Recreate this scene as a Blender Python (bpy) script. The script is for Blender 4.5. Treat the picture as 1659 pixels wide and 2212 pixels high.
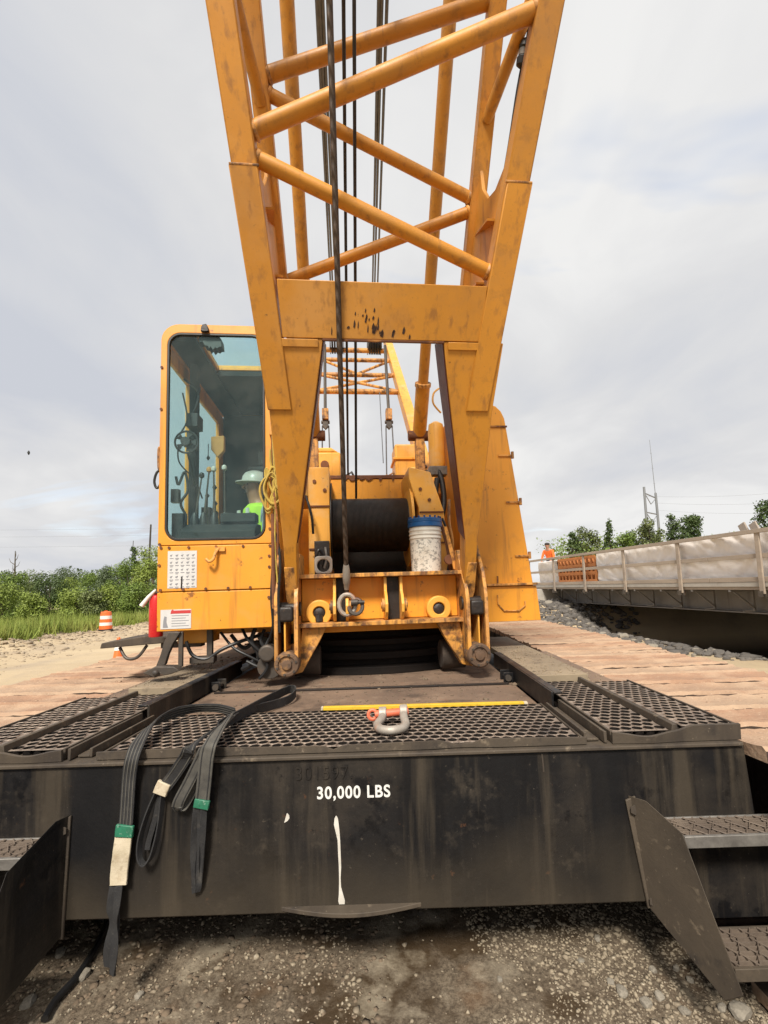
import bpy, bmesh, math, random
import numpy as np
from mathutils import Matrix, Vector, noise as mnoise
random.seed(7); rng = np.random.default_rng(7)
for o in list(bpy.data.objects): bpy.data.objects.remove(o)
SC = bpy.context.scene; COL = SC.collection
rad = math.radians

# ------------------------------------------------------------------ camera
CAMZ = 1.75; PITCH = rad(5.5); ROLL = rad(1.85)
cd = bpy.data.cameras.new('camera'); cam = bpy.data.objects.new('camera', cd); COL.objects.link(cam)
cd.sensor_fit = 'HORIZONTAL'; cd.sensor_width = 36; cd.lens = 36*1000/1659
cd.shift_x = -0.0147; cd.shift_y = 0.0384; cd.clip_end = 3000; cd.clip_start = .05
FW = Vector((0, math.cos(PITCH), math.sin(PITCH))); R0 = Vector((1, 0, 0)); U0 = R0.cross(FW)
RT = R0*math.cos(ROLL)-U0*math.sin(ROLL); UP = R0*math.sin(ROLL)+U0*math.cos(ROLL)
cam.matrix_world = Matrix(((RT.x, UP.x, -FW.x, 0), (RT.y, UP.y, -FW.y, 0), (RT.z, UP.z, -FW.z, CAMZ), (0, 0, 0, 1)))
SC.camera = cam
# ------------------------------------------------------------------ sky, sun, exposure
SUN_EL, SUN_AZ = rad(47), rad(190)       # azimuth of the sun measured from +Y clockwise: behind the camera, a little left
wd = bpy.data.worlds.new('World'); SC.world = wd; wd.use_nodes = True
nt = wd.node_tree; nt.nodes.clear(); N = nt.nodes.new; LK = nt.links.new
sky = N('ShaderNodeTexSky'); sky.sky_type = 'NISHITA'; sky.sun_disc = False; sky.sun_elevation = SUN_EL; sky.sun_rotation = SUN_AZ
tc = N('ShaderNodeTexCoord'); sp = N('ShaderNodeSeparateXYZ'); LK(tc.outputs['Generated'], sp.inputs[0])
def wm(op, a, b=None):
    n = N('ShaderNodeMath'); n.operation = op
    for i, v in enumerate((a, b)):
        if v is None: continue
        if isinstance(v, (int, float)): n.inputs[i].default_value = v
        else: LK(v, n.inputs[i])
    return n.outputs[0]
zz = wm('ADD', wm('MAXIMUM', sp.outputs[2], 0.0), 0.22)
cb = N('ShaderNodeCombineXYZ'); LK(wm('DIVIDE', sp.outputs[0], zz), cb.inputs[0]); LK(wm('DIVIDE', sp.outputs[1], zz), cb.inputs[1])
def wnoise(scale, detail, rough, off, sx=1, sy=1):
    mp = N('ShaderNodeMapping'); mp.inputs['Location'].default_value = off; mp.inputs['Scale'].default_value = (sx, sy, 1)
    LK(cb.outputs[0], mp.inputs[0]); n = N('ShaderNodeTexNoise'); n.inputs['Scale'].default_value = scale
    n.inputs['Detail'].default_value = detail; n.inputs['Roughness'].default_value = rough; n.inputs['Distortion'].default_value = .5
    LK(mp.outputs[0], n.inputs[0]); return n.outputs[0]
def wramp(fac, stops):
    r = N('ShaderNodeValToRGB'); e = r.color_ramp.elements
    while len(e) < len(stops): e.new(.5)
    for i, (p, c) in enumerate(stops): e[i].position = p; e[i].color = (*c, 1)
    LK(fac, r.inputs[0]); return r.outputs[0]
big = wnoise(.75, 4, .5, (3.1, 7.7, 0), 1.0, .8)
sm_ = wnoise(2.6, 5, .6, (1.3, 4.2, 0), 1.0, .7); big = wm('ADD', wm('MULTIPLY', big, .78), wm('MULTIPLY', sm_, .22))
cl = wramp(big, [(.36, (.66, .685, .75)), (.49, (.80, .802, .815)), (.60, (.95, .945, .935))])
gapn = wnoise(.9, 5, .55, (11.3, 2.4, 0), .6, 1.5)
gap = wramp(gapn, [(.60, (0, 0, 0)), (.74, (1, 1, 1))])
mulb = N('ShaderNodeVectorMath'); mulb.operation = 'SCALE'; mulb.inputs['Scale'].default_value = .30; LK(sky.outputs[0], mulb.inputs[0])
mx = N('ShaderNodeMix'); mx.data_type = 'RGBA'; LK(wm('MULTIPLY', gap, .55), mx.inputs[0]); LK(cl, mx.inputs[6]); LK(mulb.outputs[0], mx.inputs[7])
bg = N('ShaderNodeBackground'); bg.inputs[1].default_value = .46; LK(mx.outputs[2], bg.inputs[0])
wo = N('ShaderNodeOutputWorld'); LK(bg.outputs[0], wo.inputs[0])
sl = bpy.data.lights.new('sun', 'SUN'); sun = bpy.data.objects.new('sun', sl); COL.objects.link(sun)
sl.energy = 2.7; sl.angle = rad(12); sl.color = (1, .93, .82)
sd = Vector((math.sin(SUN_AZ)*math.cos(SUN_EL), math.cos(SUN_AZ)*math.cos(SUN_EL), math.sin(SUN_EL)))
sun.rotation_euler = sd.to_track_quat('Z', 'Y').to_euler(); sun.location = sd*50
vs = SC.view_settings; vs.view_transform = 'Standard'; vs.look = 'None'; vs.gamma = 1; vs.exposure = 1.0; vs.use_curve_mapping = False

# ------------------------------------------------------------------ measuring helpers (a photo pixel at 1659 x 2212 onto a real plane)
VXY = (857., 1266.)
def _p0(v): return 1000*v.dot(RT)/v.dot(FW), -1000*v.dot(UP)/v.dot(FW)
_a, _b = _p0(Vector((0, 1, 0))); CX, CY = VXY[0]-_a, VXY[1]-_b
CAM = Vector((0, 0, CAMZ))
def ray(px, py): return RT*((px-CX)/1000)-UP*((py-CY)/1000)+FW
def onY(px, py, Y): d = ray(px, py); return CAM+d*(Y/d.y)
def onZ(px, py, Z): d = ray(px, py); return CAM+d*((Z-CAMZ)/d.z)
# ------------------------------------------------------------------ frames
YAW = rad(6); C0 = Vector((-.27, 5, 0))
UV = Vector((math.cos(YAW), math.sin(YAW), 0)); VV = Vector((-math.sin(YAW), math.cos(YAW), 0)); ZV = Vector((0, 0, 1))
def frame(x, y, z, o): return Matrix(((x.x, y.x, z.x, o.x), (x.y, y.y, z.y, o.y), (x.z, y.z, z.z, o.z), (0, 0, 0, 1)))
MUP = frame(UV, VV, ZV, C0)                                    # upperworks: lateral, back, up
BA = rad(64); BT = -VV*math.cos(BA)+ZV*math.sin(BA); BN = VV*math.sin(BA)+ZV*math.cos(BA)
B0 = C0+VV*-1.5+ZV*1.6
MBO = frame(UV, BT, BN, B0)                                    # boom: lateral, along, through
BG = rad(8); MBR = frame(Vector((math.cos(BG), math.sin(BG), 0)), Vector((-math.sin(BG), math.cos(BG), 0)), ZV, Vector((7.4, 9.3, 0)))   # bridge
def onU(px, py, v):
    d = ray(px, py); p = C0+VV*v; return MUP.inverted() @ (CAM+d*((p-CAM).dot(VV)/d.dot(VV)))
def onB(px, py, off=0):
    d = ray(px, py); p = B0+BN*off; return MBO.inverted() @ (CAM+d*((p-CAM).dot(BN)/d.dot(BN)))

# ------------------------------------------------------------------ materials
MATS = {}
def material(name, c1, c2=None, scale=3., rough=.6, metal=0., spots=(), streak=None, bump=None, stretch=(1, 1, 1), coat=0, detail=6, spec=.5):
    m = bpy.data.materials.new(name); MATS[name] = m; m.use_nodes = True
    t = m.node_tree; b = t.nodes['Principled BSDF']; L = t.links.new; NN = t.nodes.new
    co = NN('ShaderNodeTexCoord').outputs['Object']
    def noise(sc, det=6, st=(1, 1, 1), off=(0, 0, 0), ro=.6):
        mp = NN('ShaderNodeMapping'); mp.inputs['Scale'].default_value = st; mp.inputs['Location'].default_value = off; L(co, mp.inputs[0])
        n = NN('ShaderNodeTexNoise'); n.inputs['Scale'].default_value = sc; n.inputs['Detail'].default_value = det; n.inputs['Roughness'].default_value = ro
        L(mp.outputs[0], n.inputs[0]); return n.outputs[0]
    def mix(f, a, bb):
        x = NN('ShaderNodeMix'); x.data_type = 'RGBA'
        for i, v in ((0, f), (6, a), (7, bb)):
            if isinstance(v, tuple): x.inputs[i].default_value = (*v, 1)
            elif isinstance(v, (int, float)): x.inputs[i].default_value = v
            else: L(v, x.inputs[i])
        return x.outputs[2]
    def step(f, lo, hi, amt=1.):
        r = NN('ShaderNodeMapRange'); r.inputs[1].default_value = lo; r.inputs[2].default_value = hi; r.inputs[4].default_value = amt; L(f, r.inputs[0]); return r.outputs[0]
    col = c1
    if c2: col = mix(step(noise(scale, detail, stretch), .32, .68), c1, c2)
    for i, (sc_, ssc, lo, hi, amt, *st) in enumerate(spots):
        col = mix(step(noise(ssc, 7, st[0] if st else (1, 1, 1), (3.7*i+1, 9.1*i, 5.3), .65), lo, hi, amt), col, sc_)
    if streak:
        sc_, ssc, lo, hi, amt = streak
        col = mix(step(noise(ssc, 5, (1, 1, .07), (4, 4, 4), .6), lo, hi, amt), col, sc_)
    if name.startswith('yellow'):
        oi = NN('ShaderNodeObjectInfo'); hv = NN('ShaderNodeHueSaturation'); L(step(oi.outputs['Random'], 0, 1), hv.inputs['Value']); mrn = hv.inputs['Value'].links[0].from_node; mrn.inputs[3].default_value = .90; mrn.inputs[4].default_value = 1.08
        L(col, hv.inputs['Color']); col = hv.outputs[0]
    if isinstance(col, tuple): b.inputs['Base Color'].default_value = (*col, 1)
    else: L(col, b.inputs['Base Color'])
    rn = NN('ShaderNodeMapRange'); rn.inputs[3].default_value = max(.05, rough-.14); rn.inputs[4].default_value = min(1, rough+.14); L(noise(scale*4+3, 4), rn.inputs[0]); L(rn.outputs[0], b.inputs['Roughness'])
    b.inputs['Metallic'].default_value = metal; b.inputs['Coat Weight'].default_value = coat; b.inputs['Specular IOR Level'].default_value = spec
    if bump:
        acc = None
        bn = NN('ShaderNodeBump'); bn.inputs['Strength'].default_value = bump[1]; bn.inputs['Distance'].default_value = bump[2] if len(bump) > 2 else .01
        L(noise(bump[0], 8, bump[3] if len(bump) > 3 else (1, 1, 1)), bn.inputs['Height']); L(bn.outputs[0], b.inputs['Normal'])
    return m
GR = (.035, .022, .015); RU = (.17, .06, .025)
material('yellow', (.82, .352, .030), (.74, .295, .023), 1.3, .45, spots=(((.62, .34, .12), 2.2, .53, .75, .55), ((.45, .19, .04), 5, .56, .70, .4), (RU, 9, .625, .685, .8), (GR, 26, .675, .72, .85)), streak=((.30, .12, .03), 15, .55, .72, .6), bump=(60, .05, .004))
material('yellow_boom', (.63, .272, .026), (.54, .225, .022), 1.4, .52, spots=(((.40, .19, .05), 2.6, .48, .70, .6), ((.62, .34, .12), 1.1, .52, .68, .4), ((.17, .08, .03), 6.5, .58, .72, .45), (GR, 22, .68, .72, .6), ((.28, .12, .03), 55, .60, .70, .4)), streak=((.24, .10, .03), 19, .54, .70, .6), bump=(70, .10, .004))
material('yellow_pale', (.82, .42, .07), (.74, .34, .045), 2., .45, spots=((RU, 12, .62, .68, .7), ((.7, .5, .28), 3, .5, .7, .6), (GR, 30, .68, .72, .7)), streak=((.35, .15, .05), 18, .56, .72, .5), bump=(60, .05, .004))
material('yellow_worn', (.72, .33, .05), (.5, .24, .08), 5, .6, spots=((GR, 7, .52, .62, .85), (RU, 14, .52, .64, .8), ((.6, .42, .27), 11, .6, .7, .6)), streak=((.06, .03, .02), 20, .5, .66, .8), bump=(40, .2, .006))
material('maroon', (.10, .014, .009), (.07, .010, .008), 4, .5)
material('rust', (.20, .075, .03), (.10, .04, .022), 7, .85, spots=(((.5, .22, .05), 5, .58, .66, .7),), bump=(45, .3, .006))
material('rust_dark', (.06, .026, .013), (.035, .016, .01), 12, .8)
material('roller_rust', (.16, .09, .05), (.09, .055, .035), 9, .7, spots=(((.40, .20, .06), 12, .55, .65, .6), ((.03, .024, .02), 16, .55, .66, .8)), bump=(60, .4, .006))
material('steel_black', (.014, .013, .0135), (.008, .008, .009), 2.2, .44, spots=(((.050, .041, .032), 2.2, .48, .68, .65), ((.085, .069, .052), 9, .58, .72, .5), ((.12, .10, .076), 42, .64, .72, .45), ((.006, .006, .007), 6, .50, .60, .75, (1, 1, .10)), ((.005, .005, .006), 7, .56, .63, .9), ((.19, .165, .135), 95, .69, .72, .7), ((.10, .045, .022), 16, .66, .71, .6)), streak=((.078, .063, .046), 9, .52, .66, .6), bump=(55, .25, .005), spec=.3)
material('steel_dusty', (.098, .077, .056), (.052, .042, .033), 3., .7, spots=(((.035, .03, .027), 6, .58, .68, .7), ((.24, .19, .135), 14, .6, .7, .6), ((.33, .27, .2), 60, .66, .7, .5)), streak=((.04, .032, .027), 9, .52, .68, .7), bump=(70, .25, .005), spec=.3)
material('grating', (.27, .215, .17), (.16, .125, .102), 9, .55, .35, spots=(((.30, .235, .18), 5, .52, .68, .6), ((.045, .04, .04), 4, .56, .68, .7), ((.2, .09, .05), 8, .66, .72, .5)), bump=(120, .15, .003))
material('deck', (.23, .155, .105), (.14, .095, .068), 2.5, .85, spots=(((.05, .034, .026), 3, .53, .66, .7), ((.30, .22, .155), 6, .56, .7, .6), ((.24, .105, .055), 10, .62, .7, .5)), bump=(45, .3, .006), stretch=(1, 1, 1))
material('dust_plate', (.30, .235, .158), (.18, .14, .096), 2.5, .9, spots=(((.13, .1, .075), 5, .57, .68, .7),), bump=(60, .25, .006))
material('grease_and_shade', (.012, .009, .008), (.024, .016, .012), 8, .5, spots=(((.10, .055, .03), 11, .6, .7, .6),), bump=(40, .35, .008))  # real grease on pins and sheaves, also painted shade below the gratings
material('dark_grease_and_shade', (.008, .0065, .006), (.014, .010, .008), 8, .75, bump=(40, .35, .008), spec=.2)  # greasy turntable rings, also the shade painted on grating hole walls
material('iron', (.055, .048, .043), (.10, .08, .062), 10, .55, .3, spots=((RU, 8, .58, .68, .5),), bump=(60, .2, .004))
material('rope', (.060, .050, .042), (.030, .026, .024), 40, .6, .35, bump=(1, .1))
material('rope_far', (.14, .14, .145), (.09, .09, .095), 20, .5, .3)
material('rope_brown', (.105, .068, .045), (.05, .035, .026), 30, .65, .25)
material('drum_rope', (.045, .034, .027), (.022, .018, .015), 6, .45, .4)
for k, (a, b_) in enumerate((((.40, .265, .172), (.32, .205, .135)), ((.43, .30, .20), (.34, .23, .155)), ((.38, .225, .14), (.30, .18, .115)))):
    material('shoe_dirt_%s' % 'abc'[k], a, b_, 5, .97, spots=(((.50, .36, .245), 3.1, .48, .66, .7), ((.40, .21, .125), 2.2, .55, .68, .5), ((.26, .17, .12), 16, .6, .68, .5), ((.56, .45, .33), 70, .60, .68, .55), ((.20, .135, .10), 75, .60, .68, .6)), bump=(45, .7, .012))
material('seam_soil_shade', (.075, .045, .03), (.04, .026, .019), 6, .95, bump=(40, .4, .01))  # soil tone darkened to paint the shadow gaps between track shoes
material('track_side', (.035, .027, .022), (.07, .05, .037), 6, .9, bump=(40, .4, .01))
material('rubber', (.014, .014, .015), (.025, .024, .024), 8, .5)
material('hose', (.012, .012, .013), None, 5, .45)
material('plastic_white', (.72, .70, .64), (.62, .59, .52), 5, .4, spots=(((.35, .3, .23), 8, .6, .7, .6),))
material('bucket_print', (.68, .66, .60), (.62, .59, .53), 5, .4, spots=(((.20, .20, .19), 34, .52, .56, .8, (1, 1, 1.4)), ((.42, .36, .28), 7, .56, .7, .6)))
material('plastic_blue', (.012, .10, .30), (.01, .07, .22), 5, .35, spots=(((.2, .3, .4), 20, .66, .72, .5),))
material('white_paint', (.66, .63, .57), (.52, .49, .43), 25, .6, spots=(((.22, .18, .14), 30, .60, .68, .7),))
material('letter_paint', (.80, .80, .77), (.66, .65, .61), 40, .6, spots=(((.16, .14, .12), 75, .62, .66, .85),))
material('galvanised', (.24, .225, .205), (.13, .12, .11), 20, .45, .25, bump=(90, .1, .002))
material('shackle_grey', (.42, .38, .33), (.30, .26, .22), 14, .55, .3, spots=(((.5, .24, .13), 8, .58, .68, .6),), bump=(90, .15, .003))
material('orange_pin', (.72, .17, .08), (.55, .12, .06), 18, .55)
material('tape_yellow', (.72, .47, .035), (.60, .38, .03), 12, .5, spots=(((.25, .17, .06), 30, .60, .68, .7), ((.12, .08, .05), 9, .62, .68, .6)))
material('strap', (.018, .018, .020), (.030, .029, .029), 26, .8, spots=(((.11, .098, .082), 9, .58, .72, .6), ((.09, .08, .07), 60, .62, .7, .5)), bump=(420, .8, .003, (1, 1, .5)))
material('strap_dusty', (.10, .094, .08), (.055, .052, .047), 20, .85, spots=(((.02, .02, .02), 10, .58, .7, .7),), bump=(300, .4, .002, (1, 1, .15)))
material('tape_green', (.02, .19, .105), (.025, .12, .07), 30, .55, spots=(((.22, .33, .26), 60, .58, .64, .7), ((.02, .03, .025), 40, .62, .68, .7)))
material('tag_cream', (.60, .52, .39), (.47, .40, .28), 14, .75, spots=(((.22, .16, .10), 35, .58, .68, .6), ((.34, .25, .15), 9, .55, .66, .6)), bump=(90, .3, .004))
material('cab_inner', (.020, .022, .022), (.013, .015, .015), 4, .8)
material('seat_black', (.012, .012, .013), (.02, .02, .02), 8, .7)
material('knob', (.012, .012, .013), None, 8, .3)
material('placard', (.62, .61, .60), (.55, .54, .53), 9, .5)
material('print_grey', (.24, .24, .26), None, 9, .6)
material('print_red', (.50, .045, .045), None, 9, .5)
material('extinguisher_red', (.56, .02, .02), (.45, .015, .018), 9, .3)
material('barrel_orange', (.86, .17, .035), (.78, .14, .03), 5, .45)
material('barrel_white', (.78, .74, .70), None, 5, .4)
material('rope_yellow', (.52, .38, .07), (.36, .25, .06), 30, .8)
material('lumber', (.40, .33, .26), (.28, .23, .19), 5, .9, stretch=(1, .1, 1), bump=(60, .2, .004))
material('girder_grey', (.20, .185, .17), (.15, .14, .135), 2, .7, streak=((.08, .07, .065), 6, .55, .7, .6))
material('concrete', (.42, .39, .35), (.33, .31, .28), 3, .9, spots=(((.2, .18, .16), 3, .58, .7, .5),), bump=(40, .15, .006))
material('tarp', (.78, .74, .72), (.70, .66, .64), 2, .55)
material('form_wood', (.62, .25, .085), (.50, .19, .07), 5, .8)
material('form_dark', (.22, .075, .03), (.13, .05, .025), 8, .85)
material('stone_light', (.33, .295, .24), (.22, .195, .16), 3, .95, bump=(20, .4, .02))
material('stone_dark', (.15, .135, .12), (.085, .077, .07), 4, .95, bump=(20, .4, .02))
material('gravel', (.36, .30, .215), (.19, .152, .108), 55, .8, spots=(((.55, .49, .39), 70, .60, .66, .8), ((.10, .08, .06), 40, .60, .66, .7), ((.15, .115, .08), 3.5, .54, .66, .55)))
material('clod', (.21, .155, .105), (.12, .088, .06), 6, .95, bump=(50, .4, .01))
material('clod_pale', (.48, .345, .24), (.34, .225, .15), 9, .95, bump=(50, .4, .01))
material('heap', (.40, .32, .22), (.27, .21, .15), 5, .95, bump=(50, .4, .01))
material('wood_pole', (.07, .055, .045), (.045, .036, .03), 6, .9)
material('tower_steel', (.24, .25, .26), (.18, .19, .2), 6, .5, .4)
material('wire', (.16, .17, .19), None, 3, .6)
material('bark', (.11, .085, .06), (.07, .055, .04), 8, .95, bump=(30, .5, .02))
for nm, a, b_ in (('leaf_mid', (.17, .235, .042), (.10, .155, .030)), ('leaf_light', (.25, .31, .060), (.16, .215, .042)), ('leaf_dark', (.085, .125, .036), (.045, .072, .022)), ('leaf_blue', (.11, .145, .066), (.065, .092, .040)), ('leaf_pine', (.16, .19, .062), (.09, .115, .04))):
    m = material(nm, a, b_, .9, .55, spec=.3)
material('grass', (.25, .29, .060), (.16, .215, .042), .35, .7, spots=(((.36, .34, .11), .8, .5, .66, .6),), spec=.25)
material('skin', (.42, .22, .14), (.38, .19, .12), 12, .55)
material('shirt_grey', (.27, .30, .34), (.22, .25, .29), 14, .9)
material('vest_lime', (.42, .68, .05), (.36, .60, .05), 12, .8)
material('reflective', (.62, .64, .60), None, 12, .4)
material('shirt_orange', (.86, .18, .03), (.78, .15, .03), 8, .85)
material('jeans', (.05, .065, .10), (.035, .045, .07), 14, .9)
material('hair', (.03, .022, .018), None, 14, .7)
material('hat_white', (.52, .51, .47), (.42, .41, .38), 12, .35)
material('tan_panel', (.50, .25, .06), (.42, .2, .05), 10, .6)
material('bird_dark', (.03, .03, .03), None, 10, .8)

# counterweight face: black paint with a film of dust that is missing in two bands where the paint was wiped
m = MATS['steel_black'].copy(); m.name = 'counterweight_paint'; MATS['cw'] = m
t = m.node_tree; b = t.nodes['Principled BSDF']; old = b.inputs['Base Color'].links[0].from_socket
NN = t.nodes.new; L = t.links.new
co = NN('ShaderNodeTexCoord'); s_ = NN('ShaderNodeSeparateXYZ'); L(co.outputs['Object'], s_.inputs[0])
nz = NN('ShaderNodeTexNoise'); nz.inputs['Scale'].default_value = 3; nz.inputs['Detail'].default_value = 5; L(co.outputs['Object'], nz.inputs[0])
def mth(op, a, b=None):
    n = NN('ShaderNodeMath'); n.operation = op
    for i, v in enumerate((a, b)):
        if v is None: continue
        if isinstance(v, (int, float)): n.inputs[i].default_value = v
        else: L(v, n.inputs[i])
    return n.outputs[0]
xw = mth('ADD', s_.outputs[0], mth('MULTIPLY', mth('SUBTRACT', nz.outputs[0], .5), .16))
def band(c, w):
    r = NN('ShaderNodeMapRange'); r.inputs[1].default_value = w*1.25; r.inputs[2].default_value = w*.7; L(mth('ABSOLUTE', mth('SUBTRACT', xw, c)), r.inputs[0]); return r.outputs[0]
fac = mth('MULTIPLY', mth('MAXIMUM', band(-1.19, .14), mth('MAXIMUM', band(.80, .07), mth('MULTIPLY', band(.44, .06), .6))), .93)
mxn = NN('ShaderNodeMix'); mxn.data_type = 'RGBA'; L(fac, mxn.inputs[0]); L(old, mxn.inputs[6]); mxn.inputs[7].default_value = (.009, .009, .010, 1)
# rubbed dust towards the lower edge where mud splashes
dz = NN('ShaderNodeMapRange'); dz.inputs[1].default_value = .78; dz.inputs[2].default_value = .46; dz.inputs[4].default_value = .62; L(mth('ADD', s_.outputs[2], mth('MULTIPLY', mth('SUBTRACT', nz.outputs[0], .5), .5)), dz.inputs[0])
mx2 = NN('ShaderNodeMix'); mx2.data_type = 'RGBA'; L(dz.outputs[0], mx2.inputs[0]); L(mxn.outputs[2], mx2.inputs[6]); mx2.inputs[7].default_value = (.060, .048, .034, 1)
L(mx2.outputs[2], b.inputs['Base Color'])

for nm, sc_ in (('rope', 22), ('rope_brown', 16)):
    m = MATS[nm]; t = m.node_tree; b = t.nodes['Principled BSDF']
    co = t.nodes.new('ShaderNodeTexCoord'); wv = t.nodes.new('ShaderNodeTexWave'); wv.bands_direction = 'DIAGONAL'; wv.inputs['Scale'].default_value = sc_
    t.links.new(co.outputs['Object'], wv.inputs[0]); bp = t.nodes.new('ShaderNodeBump'); bp.inputs['Strength'].default_value = .8; bp.inputs['Distance'].default_value = .008
    t.links.new(wv.outputs['Fac'], bp.inputs['Height']); t.links.new(bp.outputs[0], b.inputs['Normal'])

def glass(name, tint):
    m = bpy.data.materials.new(name); MATS[name] = m; m.use_nodes = True; t = m.node_tree; t.nodes.clear()
    tr = t.nodes.new('ShaderNodeBsdfTransparent'); tr.inputs[0].default_value = (*tint, 1)
    gl = t.nodes.new('ShaderNodeBsdfGlossy'); gl.inputs['Roughness'].default_value = .02; gl.inputs[0].default_value = (.75, .92, .9, 1)
    lw = t.nodes.new('ShaderNodeLayerWeight'); lw.inputs[0].default_value = .5
    pw = t.nodes.new('ShaderNodeMath'); pw.operation = 'POWER'; pw.inputs[1].default_value = 4.5; t.links.new(lw.outputs['Facing'], pw.inputs[0])
    fr = t.nodes.new('ShaderNodeMath'); fr.operation = 'MULTIPLY_ADD'; fr.inputs[1].default_value = .6; fr.inputs[2].default_value = .038; t.links.new(pw.outputs[0], fr.inputs[0])
    mx = t.nodes.new('ShaderNodeMixShader'); o = t.nodes.new('ShaderNodeOutputMaterial')
    t.links.new(fr.outputs[0], mx.inputs[0]); t.links.new(tr.outputs[0], mx.inputs[1]); t.links.new(gl.outputs[0], mx.inputs[2]); df = t.nodes.new('ShaderNodeBsdfDiffuse'); df.inputs[0].default_value = (.5, .5, .46, 1); nz = t.nodes.new('ShaderNodeTexNoise'); nz.inputs['Scale'].default_value = 3.5; nz.inputs['Detail'].default_value = 7; nz.inputs['Roughness'].default_value = .7; tcn = t.nodes.new('ShaderNodeTexCoord'); t.links.new(tcn.outputs['Object'], nz.inputs[0]); mr_ = t.nodes.new('ShaderNodeMapRange'); mr_.inputs[1].default_value = .42; mr_.inputs[2].default_value = .75; mr_.inputs[4].default_value = .04; t.links.new(nz.outputs[0], mr_.inputs[0]); m3 = t.nodes.new('ShaderNodeMixShader'); t.links.new(mr_.outputs[0], m3.inputs[0]); t.links.new(mx.outputs[0], m3.inputs[1]); t.links.new(df.outputs[0], m3.inputs[2]); t.links.new(m3.outputs[0], o.inputs[0])
glass('glass', (.89, .975, .965))

def ground_material():
    m = bpy.data.materials.new('ground_dirt'); MATS['ground'] = m; m.use_nodes = True; t = m.node_tree; b = t.nodes['Principled BSDF']; L = t.links.new; NN = t.nodes.new
    co = NN('ShaderNodeTexCoord').outputs['Object']
    def no(sc, det=8, ro=.6, st=(1, 1, 1), off=(0, 0, 0)):
        mp = NN('ShaderNodeMapping'); mp.inputs['Scale'].default_value = st; mp.inputs['Location'].default_value = off; L(co, mp.inputs[0])
        n = NN('ShaderNodeTexNoise'); n.inputs['Scale'].default_value = sc; n.inputs['Detail'].default_value = det; n.inputs['Roughness'].default_value = ro; L(mp.outputs[0], n.inputs[0]); return n.outputs[0]
    def mr(f, lo, hi, amt=1.):
        r = NN('ShaderNodeMapRange'); r.inputs[1].default_value = lo; r.inputs[2].default_value = hi; r.inputs[4].default_value = amt; L(f, r.inputs[0]); return r.outputs[0]
    def mix(f, a, c):
        x = NN('ShaderNodeMix'); x.data_type = 'RGBA'; L(f, x.inputs[0])
        for i, v in ((6, a), (7, c)):
            if isinstance(v, tuple): x.inputs[i].default_value = (*v, 1)
            else: L(v, x.inputs[i])
        return x.outputs[2]
    col = mix(mr(no(.35, 6), .35, .65), (.42, .325, .205), (.50, .39, .25))
    col = mix(mr(no(.9, 6, .6, (1, .35, 1), (5, 5, 0)), .5, .66, .6), col, (.34, .27, .20))
    col = mix(mr(no(9, 8, .7), .55, .7, .5), col, (.30, .24, .175))
    col = mix(mr(no(.5, 5, .6, (.25, 1.6, 1), (9, 1, 0)), .52, .64, .5), col, (.56, .45, .29))
    spz = NN('ShaderNodeSeparateXYZ'); L(co, spz.inputs[0]); col = mix(mr(spz.outputs[2], -.35, -.9), col, (.045, .034, .024))  # channel mud coloured near black to paint in the shade under the bridge
    # greyer, damp crushed stone where the machine stands
    sp = NN('ShaderNodeSeparateXYZ'); L(co, sp.inputs[0])
    ln = NN('ShaderNodeVectorMath'); ln.operation = 'LENGTH'; sc = NN('ShaderNodeVectorMath'); sc.operation = 'MULTIPLY'; sc.inputs[1].default_value = (.32, .22, 0); L(co, sc.inputs[0]); L(sc.outputs[0], ln.inputs[0])
    near = mr(ln.outputs['Value'], 1.5, 1.0)
    nc = mix(mr(no(60, 8, .8), .42, .60), (.075, .054, .035), (.21, .165, .115))
    nc = mix(mr(no(2.3, 6, .6, (1, 1, 1), (2, 8, 0)), .48, .58, .85), nc, (.060, .038, .020)); nc = mix(mr(no(1.7, 5, .6, (1, 1, 1), (6, 3, 0)), .56, .66, .5), nc, (.16, .085, .04)); nc = mix(mr(no(3.1, 6, .65, (1, 1, 1), (1, 12, 0)), .53, .64, .7), nc, (.36, .305, .225))
    col = mix(near, col, nc)
    L(col, b.inputs['Base Color'])
    rg = NN('ShaderNodeMapRange'); rg.inputs[3].default_value = .55; rg.inputs[4].default_value = .98; rg.inputs[1].default_value = .60; rg.inputs[2].default_value = .48; rg.inputs[3].default_value = .35; L(no(2.3, 6, .6, (1, 1, 1), (2, 8, 0)), rg.inputs[0]); rmx = NN('ShaderNodeMix'); L(near, rmx.inputs[0]); rmx.inputs[2].default_value = .94; L(rg.outputs[0], rmx.inputs[3]); L(rmx.outputs[0], b.inputs['Roughness'])
    bn = NN('ShaderNodeBump'); bn.inputs['Strength'].default_value = .6; bn.inputs['Distance'].default_value = .02; L(no(28, 10, .75), bn.inputs['Height']); L(bn.outputs[0], b.inputs['Normal'])
ground_material()

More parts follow.
